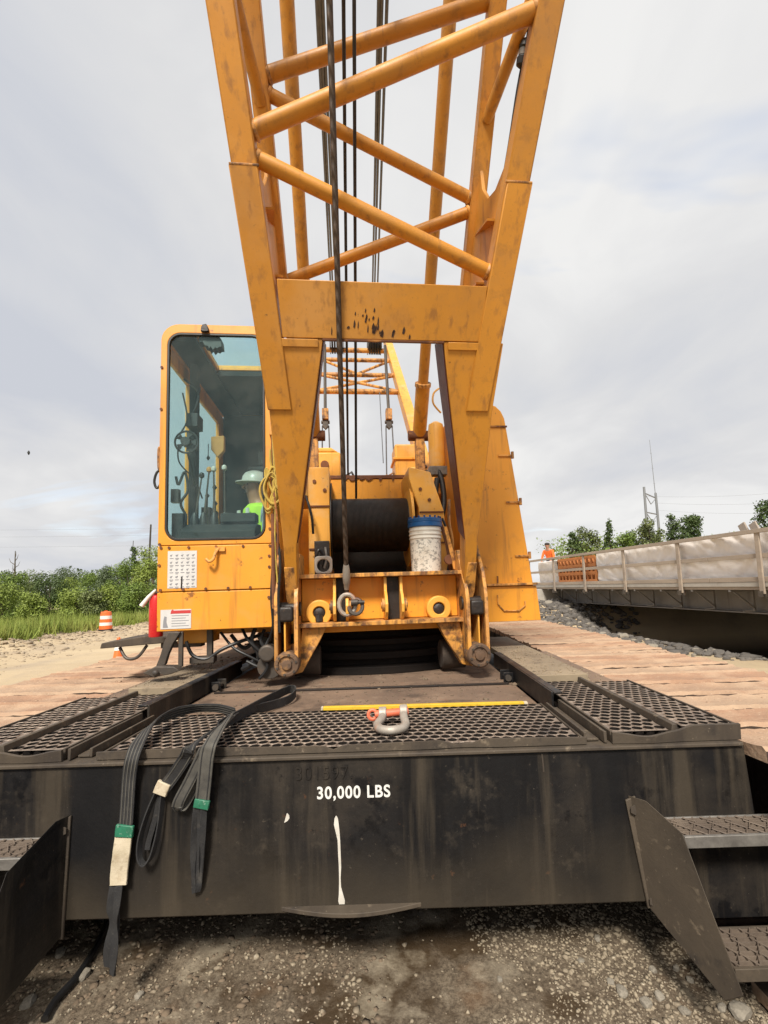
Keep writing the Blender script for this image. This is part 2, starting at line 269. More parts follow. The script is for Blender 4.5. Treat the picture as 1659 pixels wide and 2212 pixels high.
# ------------------------------------------------------------------ mesh builder
class MB:
    def __init__(s, M=None): s.v = []; s.f = []; s.M = M or Matrix()
    def add(s, vs, fs):
        n = len(s.v); s.v += [tuple(s.M @ Vector(p)) for p in vs]; s.f += [[i+n for i in f] for f in fs]
    def box(s, x0, x1, y0, y1, z0, z1):
        s.add([(x, y, z) for x in (x0, x1) for y in (y0, y1) for z in (z0, z1)], [(0, 1, 3, 2), (4, 6, 7, 5), (0, 4, 5, 1), (2, 3, 7, 6), (0, 2, 6, 4), (1, 5, 7, 3)])
    def prism(s, poly, ax, lo, hi):
        def P(a, b, h): return {'x': (h, a, b), 'y': (a, h, b), 'z': (a, b, h)}[ax]
        n = len(poly); s.add([P(a, b, lo) for a, b in poly]+[P(a, b, hi) for a, b in poly], [list(range(n))[::-1], list(range(n, 2*n))]+[[i, (i+1) % n, n+(i+1) % n, n+i] for i in range(n)])
    def ring(s, out, inn, ax, lo, hi):
        def P(a, b, h): return {'x': (h, a, b), 'y': (a, h, b), 'z': (a, b, h)}[ax]
        n = len(out); vs = [P(a, b, h) for h in (lo, hi) for pl in (out, inn) for a, b in pl]; fs = []
        for i in range(n):
            j = (i+1) % n
            fs += [[i, j, n+j, n+i], [2*n+i, 3*n+i, 3*n+j, 2*n+j], [i, 2*n+i, 2*n+j, j], [n+i, n+j, 3*n+j, 3*n+i]]
        s.add(vs, fs)
    def tube(s, p0, p1, r, r2=None, n=14, cap=True): s.path([p0, p1], [r, r if r2 is None else r2], n, cap)
    def path(s, pts, r, n=8, cap=True, closed=False):
        pts = [Vector(p) for p in pts]; m = len(pts); rs = r if isinstance(r, (list, tuple)) else [r]*m
        t0 = (pts[1]-pts[0]).normalized(); a = t0.orthogonal().normalized(); vs = []
        for i, p in enumerate(pts):
            if closed: t = (pts[(i+1) % m]-pts[i-1]).normalized()
            else: t = (pts[min(i+1, m-1)]-pts[max(i-1, 0)]).normalized()
            a = (a-t*a.dot(t)).normalized(); b = t.cross(a)
            vs += [tuple(p+(a*math.cos(2*math.pi*k/n)+b*math.sin(2*math.pi*k/n))*rs[i]) for k in range(n)]
        fs = [[i*n+k, i*n+(k+1) % n, ((i+1) % m)*n+(k+1) % n, ((i+1) % m)*n+k] for i in range(m if closed else m-1) for k in range(n)]
        if cap and not closed: fs += [list(range(n))[::-1], list(range((m-1)*n, m*n))]
        s.add(vs, fs)
    def lathe(s, prof, c, ax='z', n=24):
        c = Vector(c); vs = []
        for r, h in prof:
            for k in range(n):
                x, y = r*math.cos(2*math.pi*k/n), r*math.sin(2*math.pi*k/n)
                vs.append(tuple(c+Vector({'z': (x, y, h), 'x': (h, x, y), 'y': (y, h, x)}[ax])))
        m = len(prof); s.add(vs, [[i*n+k, i*n+(k+1) % n, (i+1)*n+(k+1) % n, (i+1)*n+k] for i in range(m-1) for k in range(n)]+[list(range(n))[::-1], list(range((m-1)*n, m*n))])
    def strap(s, pts, side, w, th):
        pts = [Vector(p) for p in pts]; m = len(pts); sd = [Vector(q).normalized() for q in (side if isinstance(side, list) else [side]*m)]; ws = w if isinstance(w, list) else [w]*m; vs = []
        for i, p in enumerate(pts):
            t = (pts[min(i+1, m-1)]-pts[max(i-1, 0)]).normalized(); sv = (sd[i]-t*sd[i].dot(t)).normalized(); nv = t.cross(sv)
            vs += [tuple(p+sv*ws[i]/2*a+nv*th/2*b) for a, b in ((-1, -1), (1, -1), (1, 1), (-1, 1))]
        s.add(vs, [[i*4+k, i*4+(k+1) % 4, i*4+4+(k+1) % 4, i*4+4+k] for i in range(m-1) for k in range(4)]+[[3, 2, 1, 0], [m*4-4, m*4-3, m*4-2, m*4-1]])
    def mesh(s, name):
        me = bpy.data.meshes.new(name); me.from_pydata(s.v, [], s.f); me.update()
        bm = bmesh.new(); bm.from_mesh(me); bmesh.ops.recalc_face_normals(bm, faces=bm.faces); bm.to_mesh(me); bm.free(); return me
    def obj(s, name, mat, parent=None, bevel=0., smooth=True, seg=2):
        return link(name, s.mesh(name), mat, parent, bevel, smooth, seg)
def link(name, me, mat, parent=None, bevel=0., smooth=True, seg=2):
    if mat and not me.materials: me.materials.append(MATS[mat])
    if smooth and len(me.polygons):
        me.polygons.foreach_set('use_smooth', [True]*len(me.polygons)); me.set_sharp_from_angle(angle=rad(38))
    o = bpy.data.objects.new(name, me); COL.objects.link(o)
    if parent: o.parent = parent; o.matrix_parent_inverse = parent.matrix_basis.inverted() if parent.type == 'EMPTY' else Matrix()
    if bevel:
        bv = o.modifiers.new('bevel', 'BEVEL'); bv.width = bevel; bv.segments = seg; bv.limit_method = 'ANGLE'; bv.angle_limit = rad(40)
    return o
def tag(o, label, cat, group=None):
    o['label'] = label; o['category'] = cat
    if group: o['group'] = group
    return o
def thing(name, label, cat, loc=(0, 0, 0), group=None):
    o = bpy.data.objects.new(name, None); COL.objects.link(o); o.location = loc; o.empty_display_size = .2; return tag(o, label, cat, group)
def structure(o): o['kind'] = 'structure'; return o
def stuff(o): o['kind'] = 'stuff'; return o
def inst(src, M, parent, name=None, mat=None):
    o = bpy.data.objects.new(name or src.name.split('.')[0], src.data if isinstance(src, bpy.types.Object) else src); COL.objects.link(o)
    o.parent = parent
    if parent is not None and parent.type == 'EMPTY': o.matrix_parent_inverse = parent.matrix_basis.inverted()
    o.matrix_basis = M; return o
def rrect(x0, x1, y0, y1, r, n=5):
    out = []
    for cx, cy, a0 in ((x1-r, y1-r, 0), (x0+r, y1-r, 90), (x0+r, y0+r, 180), (x1-r, y0+r, 270)):
        out += [(cx+r*math.cos(rad(a0+90*k/n)), cy+r*math.sin(rad(a0+90*k/n))) for k in range(n+1)]
    return out
def spline(pts, k=8):
    P = [Vector(p) for p in pts]; out = []
    for i in range(len(P)-1):
        a, b, c, d = P[max(i-1, 0)], P[i], P[i+1], P[min(i+2, len(P)-1)]
        for j in range(k):
            t = j/k; out.append(.5*((2*b)+(c-a)*t+(2*a-5*b+4*c-d)*t*t+(3*b-a-3*c+d)*t**3))
    return out+[P[-1]]
def rock_mesh(name, seed, sub=2, jag=.35, squash=(1, 1, .7)):
    bm = bmesh.new(); bmesh.ops.create_icosphere(bm, subdivisions=sub, radius=1)
    for v in bm.verts:
        p = v.co.copy(); k = 1+jag*mnoise.noise(p*1.3+Vector((seed*7.1, seed*3.3, 0)))+jag*.4*mnoise.noise(p*3.1+Vector((0, seed*5.7, 1)))
        q = p*k; q.x = max(-.8, min(.82, q.x)); q.y = max(-.83, min(.78, q.y)); q.z = max(-.8, min(.74, q.z)); v.co = Vector((q.x*squash[0], q.y*squash[1], q.z*squash[2]))
    me = bpy.data.meshes.new(name); bm.to_mesh(me); bm.free(); return me
def S(x, a, b): t = np.clip((x-a)/(b-a), 0, 1); return t*t*(3-2*t)
# ================================================================== THE SETTING
def vnoise(x, y, s, seed):
    x = np.asarray(x)/s; y = np.asarray(y)/s; xi = np.floor(x).astype(int); yi = np.floor(y).astype(int); fx = x-xi; fy = y-yi; fx = fx*fx*(3-2*fx); fy = fy*fy*(3-2*fy)
    def h(a, b): n = (a*374761393+b*668265263+seed*1274126177) & 0x7fffffff; n = ((n ^ (n >> 13))*1274126177) & 0x7fffffff; return ((n ^ (n >> 16)) & 0xffff)/65535.
    return (h(xi, yi)*(1-fx)+h(xi+1, yi)*fx)*(1-fy)+(h(xi, yi+1)*(1-fx)+h(xi+1, yi+1)*fx)*fy
def height(x, y):
    x = np.asarray(x, float); y = np.asarray(y, float)
    r = np.hypot(x, y-3)
    z = (vnoise(x, y, .35, 1)-.5)*.035*S(-r, -9, -5)+(vnoise(x, y, .11, 4)-.5)*.022*S(-r, -4, -2.5)+(vnoise(x, y, 2.2, 2)-.5)*.12*S(r, 5, 9)
    z = z+.15*S(-np.abs(x+.27), -1.75, -1.45)*S(-y, -3.2, -2.3)                      # dirt heaped against the carbody
    # channel under the bridge
    ed = 7.5-.165*(y-9.5)
    ch = S(x-ed, -.1, 1.3)*S(-y, -18.2, -15.2)*S(y, -14, -10)
    z = z-3.2*ch
    ab = S(y, 14.2, 18.8)*S(x, 3.2, 5.2)*S(-x, -22, -17)                              # slope up to the abutment
    z = z*(1-ab)+ab*(.95+.0*x)
    # edge of the dirt road on the left: low heaps, then the meadow
    d = (-x-13.2)-(np.clip(y, 0, 60)-24)*.10
    z = z+.30*np.exp(-((d-1.)/1.1)**2)*(.35+vnoise(x, y, 1.3, 8))*S(y, 8, 14)
    z = z+.0*d
    far = np.hypot(x, y); z = z+S(far, 70, 260)*5.*(vnoise(x, y, 90., 5)*.8)*S(-x, -60, 30)
    return z
def axis(lo, hi, near, step, grow):
    a = [near[0]]
    while a[-1] < near[1]: a.append(a[-1]+step)
    s = step
    while a[-1] < hi: s *= grow; a.append(a[-1]+s)
    s = step; b = [near[0]]
    while b[-1] > lo: s *= grow; b.append(b[-1]-s)
    return np.array(b[:0:-1]+a)
xs = axis(-900, 900, (-3.2, 3.0), .06, 1.055); ys = axis(-900, 1400, (1.0, 4.2), .06, 1.05)
X, Y = np.meshgrid(xs, ys); Z = height(X, Y)
nx, ny = len(xs), len(ys)
i = np.arange((nx-1)*(ny-1)); r_, c_ = i//(nx-1), i % (nx-1); a = r_*nx+c_
me = bpy.data.meshes.new('ground'); me.from_pydata(np.stack([X.ravel(), Y.ravel(), Z.ravel()], 1).tolist(), [], np.stack([a, a+1, a+1+nx, a+nx], 1).tolist())
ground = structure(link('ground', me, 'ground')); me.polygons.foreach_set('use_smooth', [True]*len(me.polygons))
def gz(x, y): return float(height(np.array([x]), np.array([y]))[0])

# crushed stone under the machine: uncountable pebbles as one mesh
def scatter(name, pts, sizes, mat, parent=None, squash=.65):
    bm = bmesh.new(); bmesh.ops.create_icosphere(bm, subdivisions=1, radius=1); bm.verts.ensure_lookup_table()
    bv = np.array([v.co[:] for v in bm.verts]); bf = np.array([[v.index for v in f.verts] for f in bm.faces]); bm.free()
    pts = np.asarray(pts); n = len(pts); k = len(bv); ang = rng.uniform(0, 6.28, n)
    sc = np.stack([sizes*rng.uniform(.7, 1.3, n), sizes*rng.uniform(.7, 1.3, n), sizes*squash*rng.uniform(.7, 1.2, n)], 1)
    v = bv[None]*rng.uniform(.5, 1.3, (n, k, 1))*sc[:, None, :]; ca, sa = np.cos(ang)[:, None], np.sin(ang)[:, None]
    x = v[..., 0]*ca-v[..., 1]*sa; y = v[..., 0]*sa+v[..., 1]*ca; v = np.stack([x, y, v[..., 2]], 2)+pts[:, None, :]
    f = (bf[None]+(np.arange(n)*k)[:, None, None]).reshape(-1, 3); me = bpy.data.meshes.new(name); v = v.reshape(-1, 3)
    me.vertices.add(len(v)); me.vertices.foreach_set('co', v.astype(np.float32).ravel()); me.loops.add(f.size); me.loops.foreach_set('vertex_index', f.astype(np.int32).ravel())
    me.polygons.add(len(f)); me.polygons.foreach_set('loop_start', np.arange(0, f.size, 3, dtype=np.int32)); me.update(); me.validate()
    return link(name, me, mat, parent, smooth=False)
n = 42000; gx = rng.uniform(-1.9, 1.75, n); gy = rng.uniform(1.55, 3.3, n)
keep = rng.uniform(0, 1, n) < np.clip(.16+.8*S(gx, -.7, .7)-.75*(vnoise(gx, gy, .5, 21) > .55), .03, 1); gx, gy = gx[keep], gy[keep]
sz = np.clip(rng.lognormal(math.log(.0045), .5, len(gx)), .002, .015)
stuff(tag(scatter('gravel', np.stack([gx, gy, height(gx, gy)+sz*.12], 1), sz, 'gravel'), 'loose grey crushed stone on the ground under the black counterweight', 'gravel'))
n = 2600; gx = rng.uniform(-1.95, -.1, n); gy = rng.uniform(1.6, 3.2, n); sz = np.clip(rng.lognormal(math.log(.007), .55, n), .003, .02)
stuff(tag(scatter('dirt_clods', np.stack([gx, gy, height(gx, gy)+sz*.0], 1), sz, 'clod', squash=.38), 'crumbled brown clay clods on the ground below the hanging slings', 'soil'))
# bigger stones that can be told apart lie on the ground as its pieces
rocks_l = [rock_mesh('stone', k+1) for k in range(6)]; rocks_d = []
for me in rocks_l:
    me.materials.append(MATS['stone_light']); m2 = me.copy(); m2.materials.clear(); m2.materials.append(MATS['stone_dark']); rocks_d.append(m2)
def put_stone(x, y, s, dark=False, sink=.25, z=None):
    me = random.choice(rocks_d if dark else rocks_l)
    M = Matrix.Translation((x, y, (gz(x, y) if z is None else z)+s*(.7-sink)*.7)) @ Matrix.Rotation(random.uniform(0, 6.3), 4, 'Z') @ Matrix.Rotation(random.uniform(-.5, .5), 4, 'X') @ Matrix.Diagonal((s*random.uniform(.8, 1.3), s*random.uniform(.7, 1.1), s*random.uniform(.75, 1.1), 1))
    return inst(me, M, ground, 'stone')
for px, py, s in ((1345, 2150, .030), (1395, 2165, .028), (1425, 2155, .018), (1320, 2130, .016), (1410, 2090, .02), (1460, 2085, .018), (1255, 2085, .015), (1490, 2110, .017), (1600, 2195, .035), (1560, 2180, .02), (1150, 2010, .016), (1290, 2030, .018), (1080, 2120, .015), (1480, 2190, .022), (130, 2060, .03), (40, 2105, .035), (60, 2170, .03), (300, 2150, .022), (180, 2120, .03)):
    p = onZ(px, py, .15); put_stone(p.x, p.y, s)
# rock armour along the channel edge and up to the abutment
for k in range(296):
    if k < 175:
        y = random.uniform(10.2, 18.2); x = 7.5-.165*(y-9.5)+random.gauss(.15, .55); s = random.uniform(.06, .14)
    elif k < 245:
        y = random.uniform(14.8, 18.6); x = random.uniform(4.4, 9.0); s = random.uniform(.07, .16)
    else:
        y = random.uniform(8.3, 11.5); x = 7.5-.165*(y-9.5)+random.gauss(-.05, .2); s = random.uniform(.03, .075)
    put_stone(x, y, s, dark=random.random() < (.55 if x < 6.9 else .8))

# ------------------------------------------------------------------ bridge under construction
br = thing('bridge', 'long grey bridge span on rock armoured abutment, with temporary lumber handrail', 'bridge', (6.4, 18, 0))
T0, T1 = -7.5, 10.4
b = MB(MBR); b.box(-.12, 19, T0, 18, 1.50, 1.60); b.obj('deck_slab', 'concrete', br, .006)  # slab carried far out of view to keep the channel below dark
b = MB(MBR); b.box(-.10, .05, T0, 18, 1.44, 1.498); b.obj('edge_form', 'lumber', br, .004)
b = MB(MBR); b.prism([(.50, .90), (.80, .90), (.80, .93), (.66, .93), (.66, 1.44), (.80, 1.44), (.80, 1.49), (.50, 1.49), (.50, 1.44), (.64, 1.44), (.64, .93), (.50, .93)], 'y', T0, T1-.6); b.obj('girder', 'girder_grey', br, .003)
for gx_ in (3.2, 5.8, 8.4, 11.2, 14, 17):
    b = MB(MBR); b.box(gx_-.15, gx_+.15, T0, T1-.6, .9, 1.49); b.obj('girder', 'girder_grey', br)
br_t = [-6.6+1.06*k for k in range(16)]
for tt in br_t:                                                     # overhang brackets carrying the edge
    b = MB(MBR)
    b.prism([(-.06, 1.43), (.50, .98), (.50, 1.03), (-.02, 1.435)], 'y', tt-.02, tt+.02); b.box(-.10, .49, tt-.024, tt+.024, 1.39, 1.435); b.box(.455, .50, tt-.02, tt+.02, .95, 1.40)
    b.tube((.47, tt, .97), (.47, tt+.28, .945), .02, n=6); b.obj('overhang_bracket', 'girder_grey', br)
for k in range(8):
    tt = -4.36+2.17*k
    b = MB(MBR); b.box(-.17, -.13, tt-.05, tt+.05, 1.36, 2.60); b.obj('rail_post', 'lumber', br, .004)
    b = MB(MBR); b.box(-.24, -.172, tt-.03, tt+.03, 1.30, 1.42); b.box(-.13, -.06, tt-.03, tt+.03, 1.30, 1.42); b.obj('post_clamp', 'iron', br, .003)
for k in range(5):
    a0 = T0+k*4.4; a1 = a0+4.39
    for nm, z0, z1, w in (('top_rail', 2.58, 2.66, .10), ('mid_rail', 2.08, 2.17, .038), ('toe_board', 1.602, 1.70, .036)):
        b = MB(MBR); b.box(-.128 if nm != 'top_rail' else -.19, -.128+w if nm != 'top_rail' else -.09, a0, a1, z0, z1); b.obj(nm, 'lumber', br, .004)
b = MB(MBR); b.box(-.3, 19, T1-.55, T1+.6, -.5, 1.42); b.box(-.5, 19, T1-1.3, T1-.5, -.9, .55); b.obj('abutment', 'concrete', br, .01)
b = MB(MBR); b.box(-.35, .6, T1-.5, T1+6, .4, 1.44); b.obj('wing_wall', 'concrete', br, .01)
# plastic sheet over the parapet
def sheet(t0, t1, nT, seed, name, label, zt=2.50):
    vs = []; prof = [(.02, 1.615), (.0, 1.75), (-.01, 1.9), (-.02, 2.1), (-.03, 2.3), (-.04, 2.5), (-.03, 2.60), (.02, 2.625), (.10, 2.61), (.14, 2.45), (.15, 2.1), (.15, 1.7)]; fine = []
    for a_, b_ in zip(prof, prof[1:]):
        for j in range(4): fine.append((a_[0]+(b_[0]-a_[0])*j/4, a_[1]+(b_[1]-a_[1])*j/4))
    fine.append(prof[-1]); m_ = len(fine)
    for i_ in range(nT+1):
        tt = t0+(t1-t0)*i_/nT
        for (c, z) in fine:
            k = .05+mnoise.noise(Vector((tt*.9+z*.8, z*1.1+seed, 0)))*.05-abs(mnoise.noise(Vector((tt*1.7-z*2.4, z*1.2+seed*3, 2))))*.10-abs(mnoise.noise(Vector((tt*2.9+z*3.1, z*1.5+seed*5, 7))))*.06-abs(mnoise.noise(Vector((tt*5.2-z*4.1, z*2.6+seed, 4))))*.035+mnoise.noise(Vector((tt*11, z*9, seed)))*.008
            vs.append((max(-.085, c+k*.6*S(z, 1.55, 1.8)), tt+k*.3, z+k*.12+(zt-2.5)*S(z, 1.7, 2.5)))
    b = MB(MBR); b.add(vs, [[i_*m_+j, i_*m_+j+1, i_*m_+m_+j+1, i_*m_+m_+j] for i_ in range(nT) for j in range(m_-1)])
    return tag(b.obj(name, 'tarp'), label, 'tarp')
sheet(T0, 5.9, 300, 3, 'plastic_sheet', 'long wrinkled white plastic sheet draped over the bridge parapet behind the handrail')
sheet(8.55, 10.2, 24, 9, 'plastic_sheet', 'short piece of white plastic sheet between the orange form panel and the worker', 2.42)
fp = thing('form_panel', 'orange wooden formwork panel of small recessed squares standing behind bridge handrail', 'formwork', MBR @ Vector((.05, 7.2, 1.6)))
b = MB(MBR); b.box(.10, .13, 5.95, 8.5, 1.602, 2.50); b.obj('backing_board', 'form_dark', fp)
for k in range(11):
    tt = 5.98+.245*k; b = MB(MBR); b.box(-.02, .096, tt, tt+.09, 1.602, 2.51); b.obj('upright', 'form_wood', fp)
for k in range(4):
    z0 = 1.66+.265*k; b = MB(MBR); b.box(-.035, -.022, 5.96, 8.52, z0, z0+.11); b.obj('waler', 'form_wood', fp)
for k, (t_, z_) in enumerate(((.35, 0), (.62, .02))):
    b = MB(MBR @ Matrix.Translation((.75, t_, 1.603)) @ Matrix.Rotation(rad(-24), 4, 'X')); b.box(-.02, .02, -.09, .09, 0, 1.42+z_); tag(b.obj('timber_plank', 'lumber', None, .004), 'rough %s plank of two leaning upright behind white sheet on bridge deck' % ('shorter', 'taller')[k], 'plank', 'planks leaning on the bridge deck')

# ------------------------------------------------------------------ background masts and poles
def far(px, py, d):
    r = ray(px, py); return CAM+r*(d/r.y)
tw = thing('transmission_tower', 'grey two legged lattice power tower rising behind the trees beyond the bridge', 'power tower', (far(1400, 1250, 120).x, 120, 0))
A = far(1391, 1052, 120); A2 = far(1398, 1140, 120); B = far(1416, 1065, 122); B2 = far(1423, 1140, 122)
for p, q in ((A, A2), (B, B2)):
    b = MB(); b.tube((q.x+(q.x-p.x)*2, q.y, -1), p, .40, .30, 8); b.obj('leg', 'tower_steel', tw)
for f0, f1 in ((.15, .15), (.62, .62)):
    p = A.lerp(A2, f0); q = B.lerp(B2, f1)
    b = MB(); b.tube(p, q, .16, n=6); b.obj('cross_arm', 'tower_steel', tw)
    mid = (p+q)/2-Vector((0, 0, 2.3))
    for e in (p, q):
        b = MB(); b.tube(e, mid, .10, n=6); b.obj('brace', 'tower_steel', tw)
p = far(1403, 950, 135); q = far(1424, 1145, 135)
an = thing('radio_mast', 'tall thin pale radio mast beside the lattice power tower', 'mast', (q.x, q.y, 0))
b = MB(); b.path([(q.x+.5, q.y, -1), q, p.lerp(q, .5), p], [.16, .14, .10, .05], 6); b.obj('pole', 'tower_steel', an)
for k in range(5):
    c = p.lerp(q, .15+.17*k); b = MB(); b.tube(c-Vector((.3, 0, 0)), c+Vector((.3, 0, 0)), .04, n=5); b.obj('rung', 'tower_steel', an)
for k, (y0, y1) in enumerate(((1090, 1052), (1104, 1078), (1120, 1104))):
    s_ = far(1395+12*k, y0-18, 121); e = far(1900, y1-12, 95); pts = [s_.lerp(e, u_/12)-Vector((0, 0, 5*u_/12*(1-u_/12))) for u_ in range(13)]
    b = MB(); b.path(pts, .02, 4); tag(b.obj('power_line', 'wire'), '%s of three thin power lines sagging from lattice tower over white bridge sheeting' % ('uppermost', 'middle', 'lowest')[k], 'cable', 'power lines right of the crane')
for k, y0 in enumerate((1135, 1150, 1172)):
    s_ = far(-300, y0+10, 130); e = far(700, y0-4, 150); pts = [s_.lerp(e, u_/12)-Vector((0, 0, 3*u_/12*(1-u_/12))) for u_ in range(13)]
    b = MB(); b.path(pts, .022, 4); tag(b.obj('power_line', 'wire'), '%s of three thin power lines above the meadow tree line behind the cab' % ('uppermost', 'middle', 'lowest')[k], 'cable', 'power lines left of the crane')
def pole(px, top, base, d, r, name, label):
    p = far(px, top, d); b = MB(); b.path([(p.x-.25, p.y, gz(p.x, p.y)-.3), p.lerp(Vector((p.x-.25, p.y, 0)), .5), p], [r*1.2, r, r*.75], 7)
    return tag(b.obj(name, 'wood_pole'), label, 'pole')
pole(326, 1133, 0, 44, .10, 'wooden_pole', 'dark bare wooden pole sticking up behind the bushes beside the cab')
pole(288, 1168, 0, 60, .05, 'wooden_pole', 'very thin pale stake above the bushes left of the dark pole')
# bird
p = far(62, 978, 30); b = MB(); b.lathe([(.005, -.16), (.05, -.1), (.075, 0), (.05, .09), (.012, .15)], p, 'z', 10); b.prism([(p.x-.02, p.z-.05), (p.x-.13, p.z+.05), (p.x-.02, p.z+.04)], 'y', p.y-.01, p.y+.01)
tag(b.obj('bird', 'bird_dark'), 'small dark bird flying in the sky over the meadow', 'bird')
# water standing in the channel under the bridge
mw = bpy.data.materials.new('creek_water'); MATS['water'] = mw; mw.use_nodes = True; bs_ = mw.node_tree.nodes['Principled BSDF']; bs_.inputs['Base Color'].default_value = (.02, .018, .012, 1); bs_.inputs['Roughness'].default_value = .12
b = MB(); b.box(7.0, 30, -8, 17.5, -2.6, -2.2); structure(b.obj('water', 'water', None, smooth=False))
# dirt heaps, clods and gravel along the edge of the road and on the tracks
n = 5200; gy = rng.uniform(9, 42, n); gx = -13.4-.1*(gy-24)+rng.normal(-.2, 1.0, n); sz = np.clip(rng.lognormal(math.log(.035), .6, n), .01, .17)
stuff(tag(scatter('dirt_heap', np.stack([gx, gy, height(gx, gy)+sz*.05], 1), sz, 'heap', squash=.45), 'rough heaps of brown soil along the edge of the dirt road', 'soil'))
n = 5200; sd2 = rng.random(n) < .5; gx = np.where(sd2, rng.uniform(1.42, 2.48, n), rng.uniform(-3.02, -1.97, n)); gy = 1.5+7*rng.random(n)**1.4; sz = np.clip(rng.lognormal(math.log(.0065), .5, n), .003, .022)
stuff(tag(scatter('track_dirt', np.stack([gx, gy, np.full(n, 1.068)], 1), sz, 'clod_pale', squash=.5), 'crumbs of dried clay lying on the crawler track shoes', 'soil'))

n = 3000; y = rng.uniform(9.5, 18.6, n); up_ = rng.random(n) < .35; x = np.where(up_, rng.uniform(4.2, 8.6, n), 7.5-.165*(y-9.5)+rng.normal(.25, .5, n)); y = np.where(up_, rng.uniform(14.6, 18.6, n), y); sz = np.clip(rng.lognormal(math.log(.065), .45, n), .02, .16)
stuff(tag(scatter('rock_fill', np.stack([x, y, height(x, y)+sz*.1], 1), sz, 'stone_dark', squash=.7), 'small grey broken rock filling the gaps of the bank under the bridge', 'rock'))
# ================================================================== THE CRANE
crane = thing('crawler_crane', 'large yellow lattice boom crawler crane seen from its front, black counterweight between two tracks', 'crane', (-.27, 5, 0))
XC = -.27
# ---- counterweight
YF = 1.95; CWL, CWR = -1.93, 1.385; CZ0, CZ1 = .482, 1.062
b = MB(); b.prism([(CWL-.04, CZ0), (CWR+.04, CZ0), (CWR, CZ1), (CWL, CZ1)], 'y', YF, YF+.5); cw = b.obj('counterweight', 'cw', crane, .006)
b = MB(); b.box(CWL+.01, CWR-.01, YF-.014, YF+.5, CZ1+.002, CZ1+.017); b.obj('top_plate', 'steel_dusty', cw, .004)
def text(body, h, mat, parent, name, x0, z0, width, y, bold=0., ext=.0015):
    c = bpy.data.curves.new(name, 'FONT'); c.body = body; c.size = 1; c.offset = bold; c.extrude = .001; c.space_character = 1.12
    o = bpy.data.objects.new(name, c); COL.objects.link(o); bpy.context.view_layer.update()
    me = bpy.data.meshes.new_from_object(o.evaluated_get(bpy.context.evaluated_depsgraph_get())); bpy.data.objects.remove(o)
    v = np.array([q.co[:] for q in me.vertices]); lo = v.min(0); hi = v.max(0); sx = width/(hi[0]-lo[0]); sz = h/(hi[1]-lo[1])
    for q in me.vertices: q.co = Vector((x0+(q.co.x-lo[0])*sx, y-(ext if q.co.z > 0 else 0), z0+(q.co.y-lo[1])*sz))
    me.name = name; return link(name, me, mat, parent, smooth=False)
text('30,000 LBS', .056, 'letter_paint', cw, 'lettering', -.347, .900, .294, YF, .022)
text('301597.', .050, 'steel_black', cw, 'welded_number', -.43, .985, .225, YF, -.008, .005)
# white paint run and dab
def blob(pts, nm, mat, parent, y, th=.002):
    L_ = [(x-w/2, z) for x, z, w in pts]; R_ = [(x+w/2, z) for x, z, w in pts][::-1]
    b = MB(); b.prism(L_+R_, 'y', y-th, y+.001); return b.obj(nm, mat, parent, smooth=False)
blob([(-.272, .842, .004), (-.272, .832, .014), (-.272, .81, .019), (-.268, .785, .016), (-.263, .75, .010), (-.262, .70, .010), (-.2605, .65, .009), (-.262, .61, .006), (-.262, .575, .008), (-.259, .55, .016), (-.257, .525, .026), (-.256, .512, .022)], 'paint_run', 'white_paint', cw, YF)
blob([(-.468, .858, .003), (-.466, .85, .012), (-.467, .84, .016), (-.472, .83, .012), (-.479, .824, .003)], 'paint_dab', 'white_paint', cw, YF)
blob([(.565, 1.055, .006), (.567, 1.02, .006), (.568, .985, .005)], 'weld_bead', 'steel_dusty', cw, YF, .003)
# curved lip plate at the bottom edge
arc = [(-.494+.55*k/16, YF-.001-.05*math.sin(math.pi*k/16)) for k in range(17)]
b = MB(); b.prism(arc+[(.056, YF+.02), (-.494, YF+.02)], 'z', .492, .508); b.obj('lip_plate', 'steel_dusty', cw, .002)
# steps on both sides
def side_plate(pts, th, name='step_plate'):
    P = [Vector(p) for p in pts]; nrm = (P[1]-P[0]).cross(P[2]-P[0]).normalized()*th; n = len(P)
    b = MB(); b.add([tuple(p) for p in P]+[tuple(p+nrm) for p in P], [list(range(n))[::-1], list(range(n, 2*n))]+[[i, (i+1) % n, n+(i+1) % n, n+i] for i in range(n)]); return b
rp = [(.90, 1.949, .885), (.945, 1.90, .885), (1.0, 1.765, .83), (1.075, 1.63, .40), (1.045, 1.68, .345), (.945, 1.949, .47)]
side_plate(rp, .010).obj('step_plate', 'steel_dusty', cw, .002)
b = MB(); b.prism([(.885, .87), (.925, .885), (.975, .47), (.94, .465)], 'y', YF-.012, YF-.001); b.obj('step_flange', 'steel_dusty', cw, .003)
lp = [(-1.340, 1.949, .875), (-1.365, 1.90, .872), (-1.385, 1.70, .80), (-1.42, 1.55, .40), (-1.41, 1.62, .34), (-1.355, 1.949, .43)]
side_plate(lp, .010).obj('step_plate', 'steel_black', cw, .002)
b = MB(); b.prism([(-1.37, .86), (-1.33, .88), (-1.345, .42), (-1.385, .43)], 'y', YF-.012, YF-.001); b.obj('step_flange', 'steel_dusty', cw, .003)
def bolt(c, ax, r=.016, h=.014, parent=crane, mat='iron'):
    b = MB(); b.lathe([(r*1.5, 0), (r*1.5, h*.25), (r, h*.3), (r, h), (r*.6, h*1.1)], c, ax, 6); return b.obj('bolt', mat, parent, smooth=False)
for x, z in ((.912, .84), (.958, .50), (-1.352, .83)):
    b = MB(); b.lathe([(.019, -.027), (.019, -.023), (.013, -.022), (.013, -.014)], (x, YF, z), 'y', 6); b.obj('bolt', 'iron', cw, smooth=False)
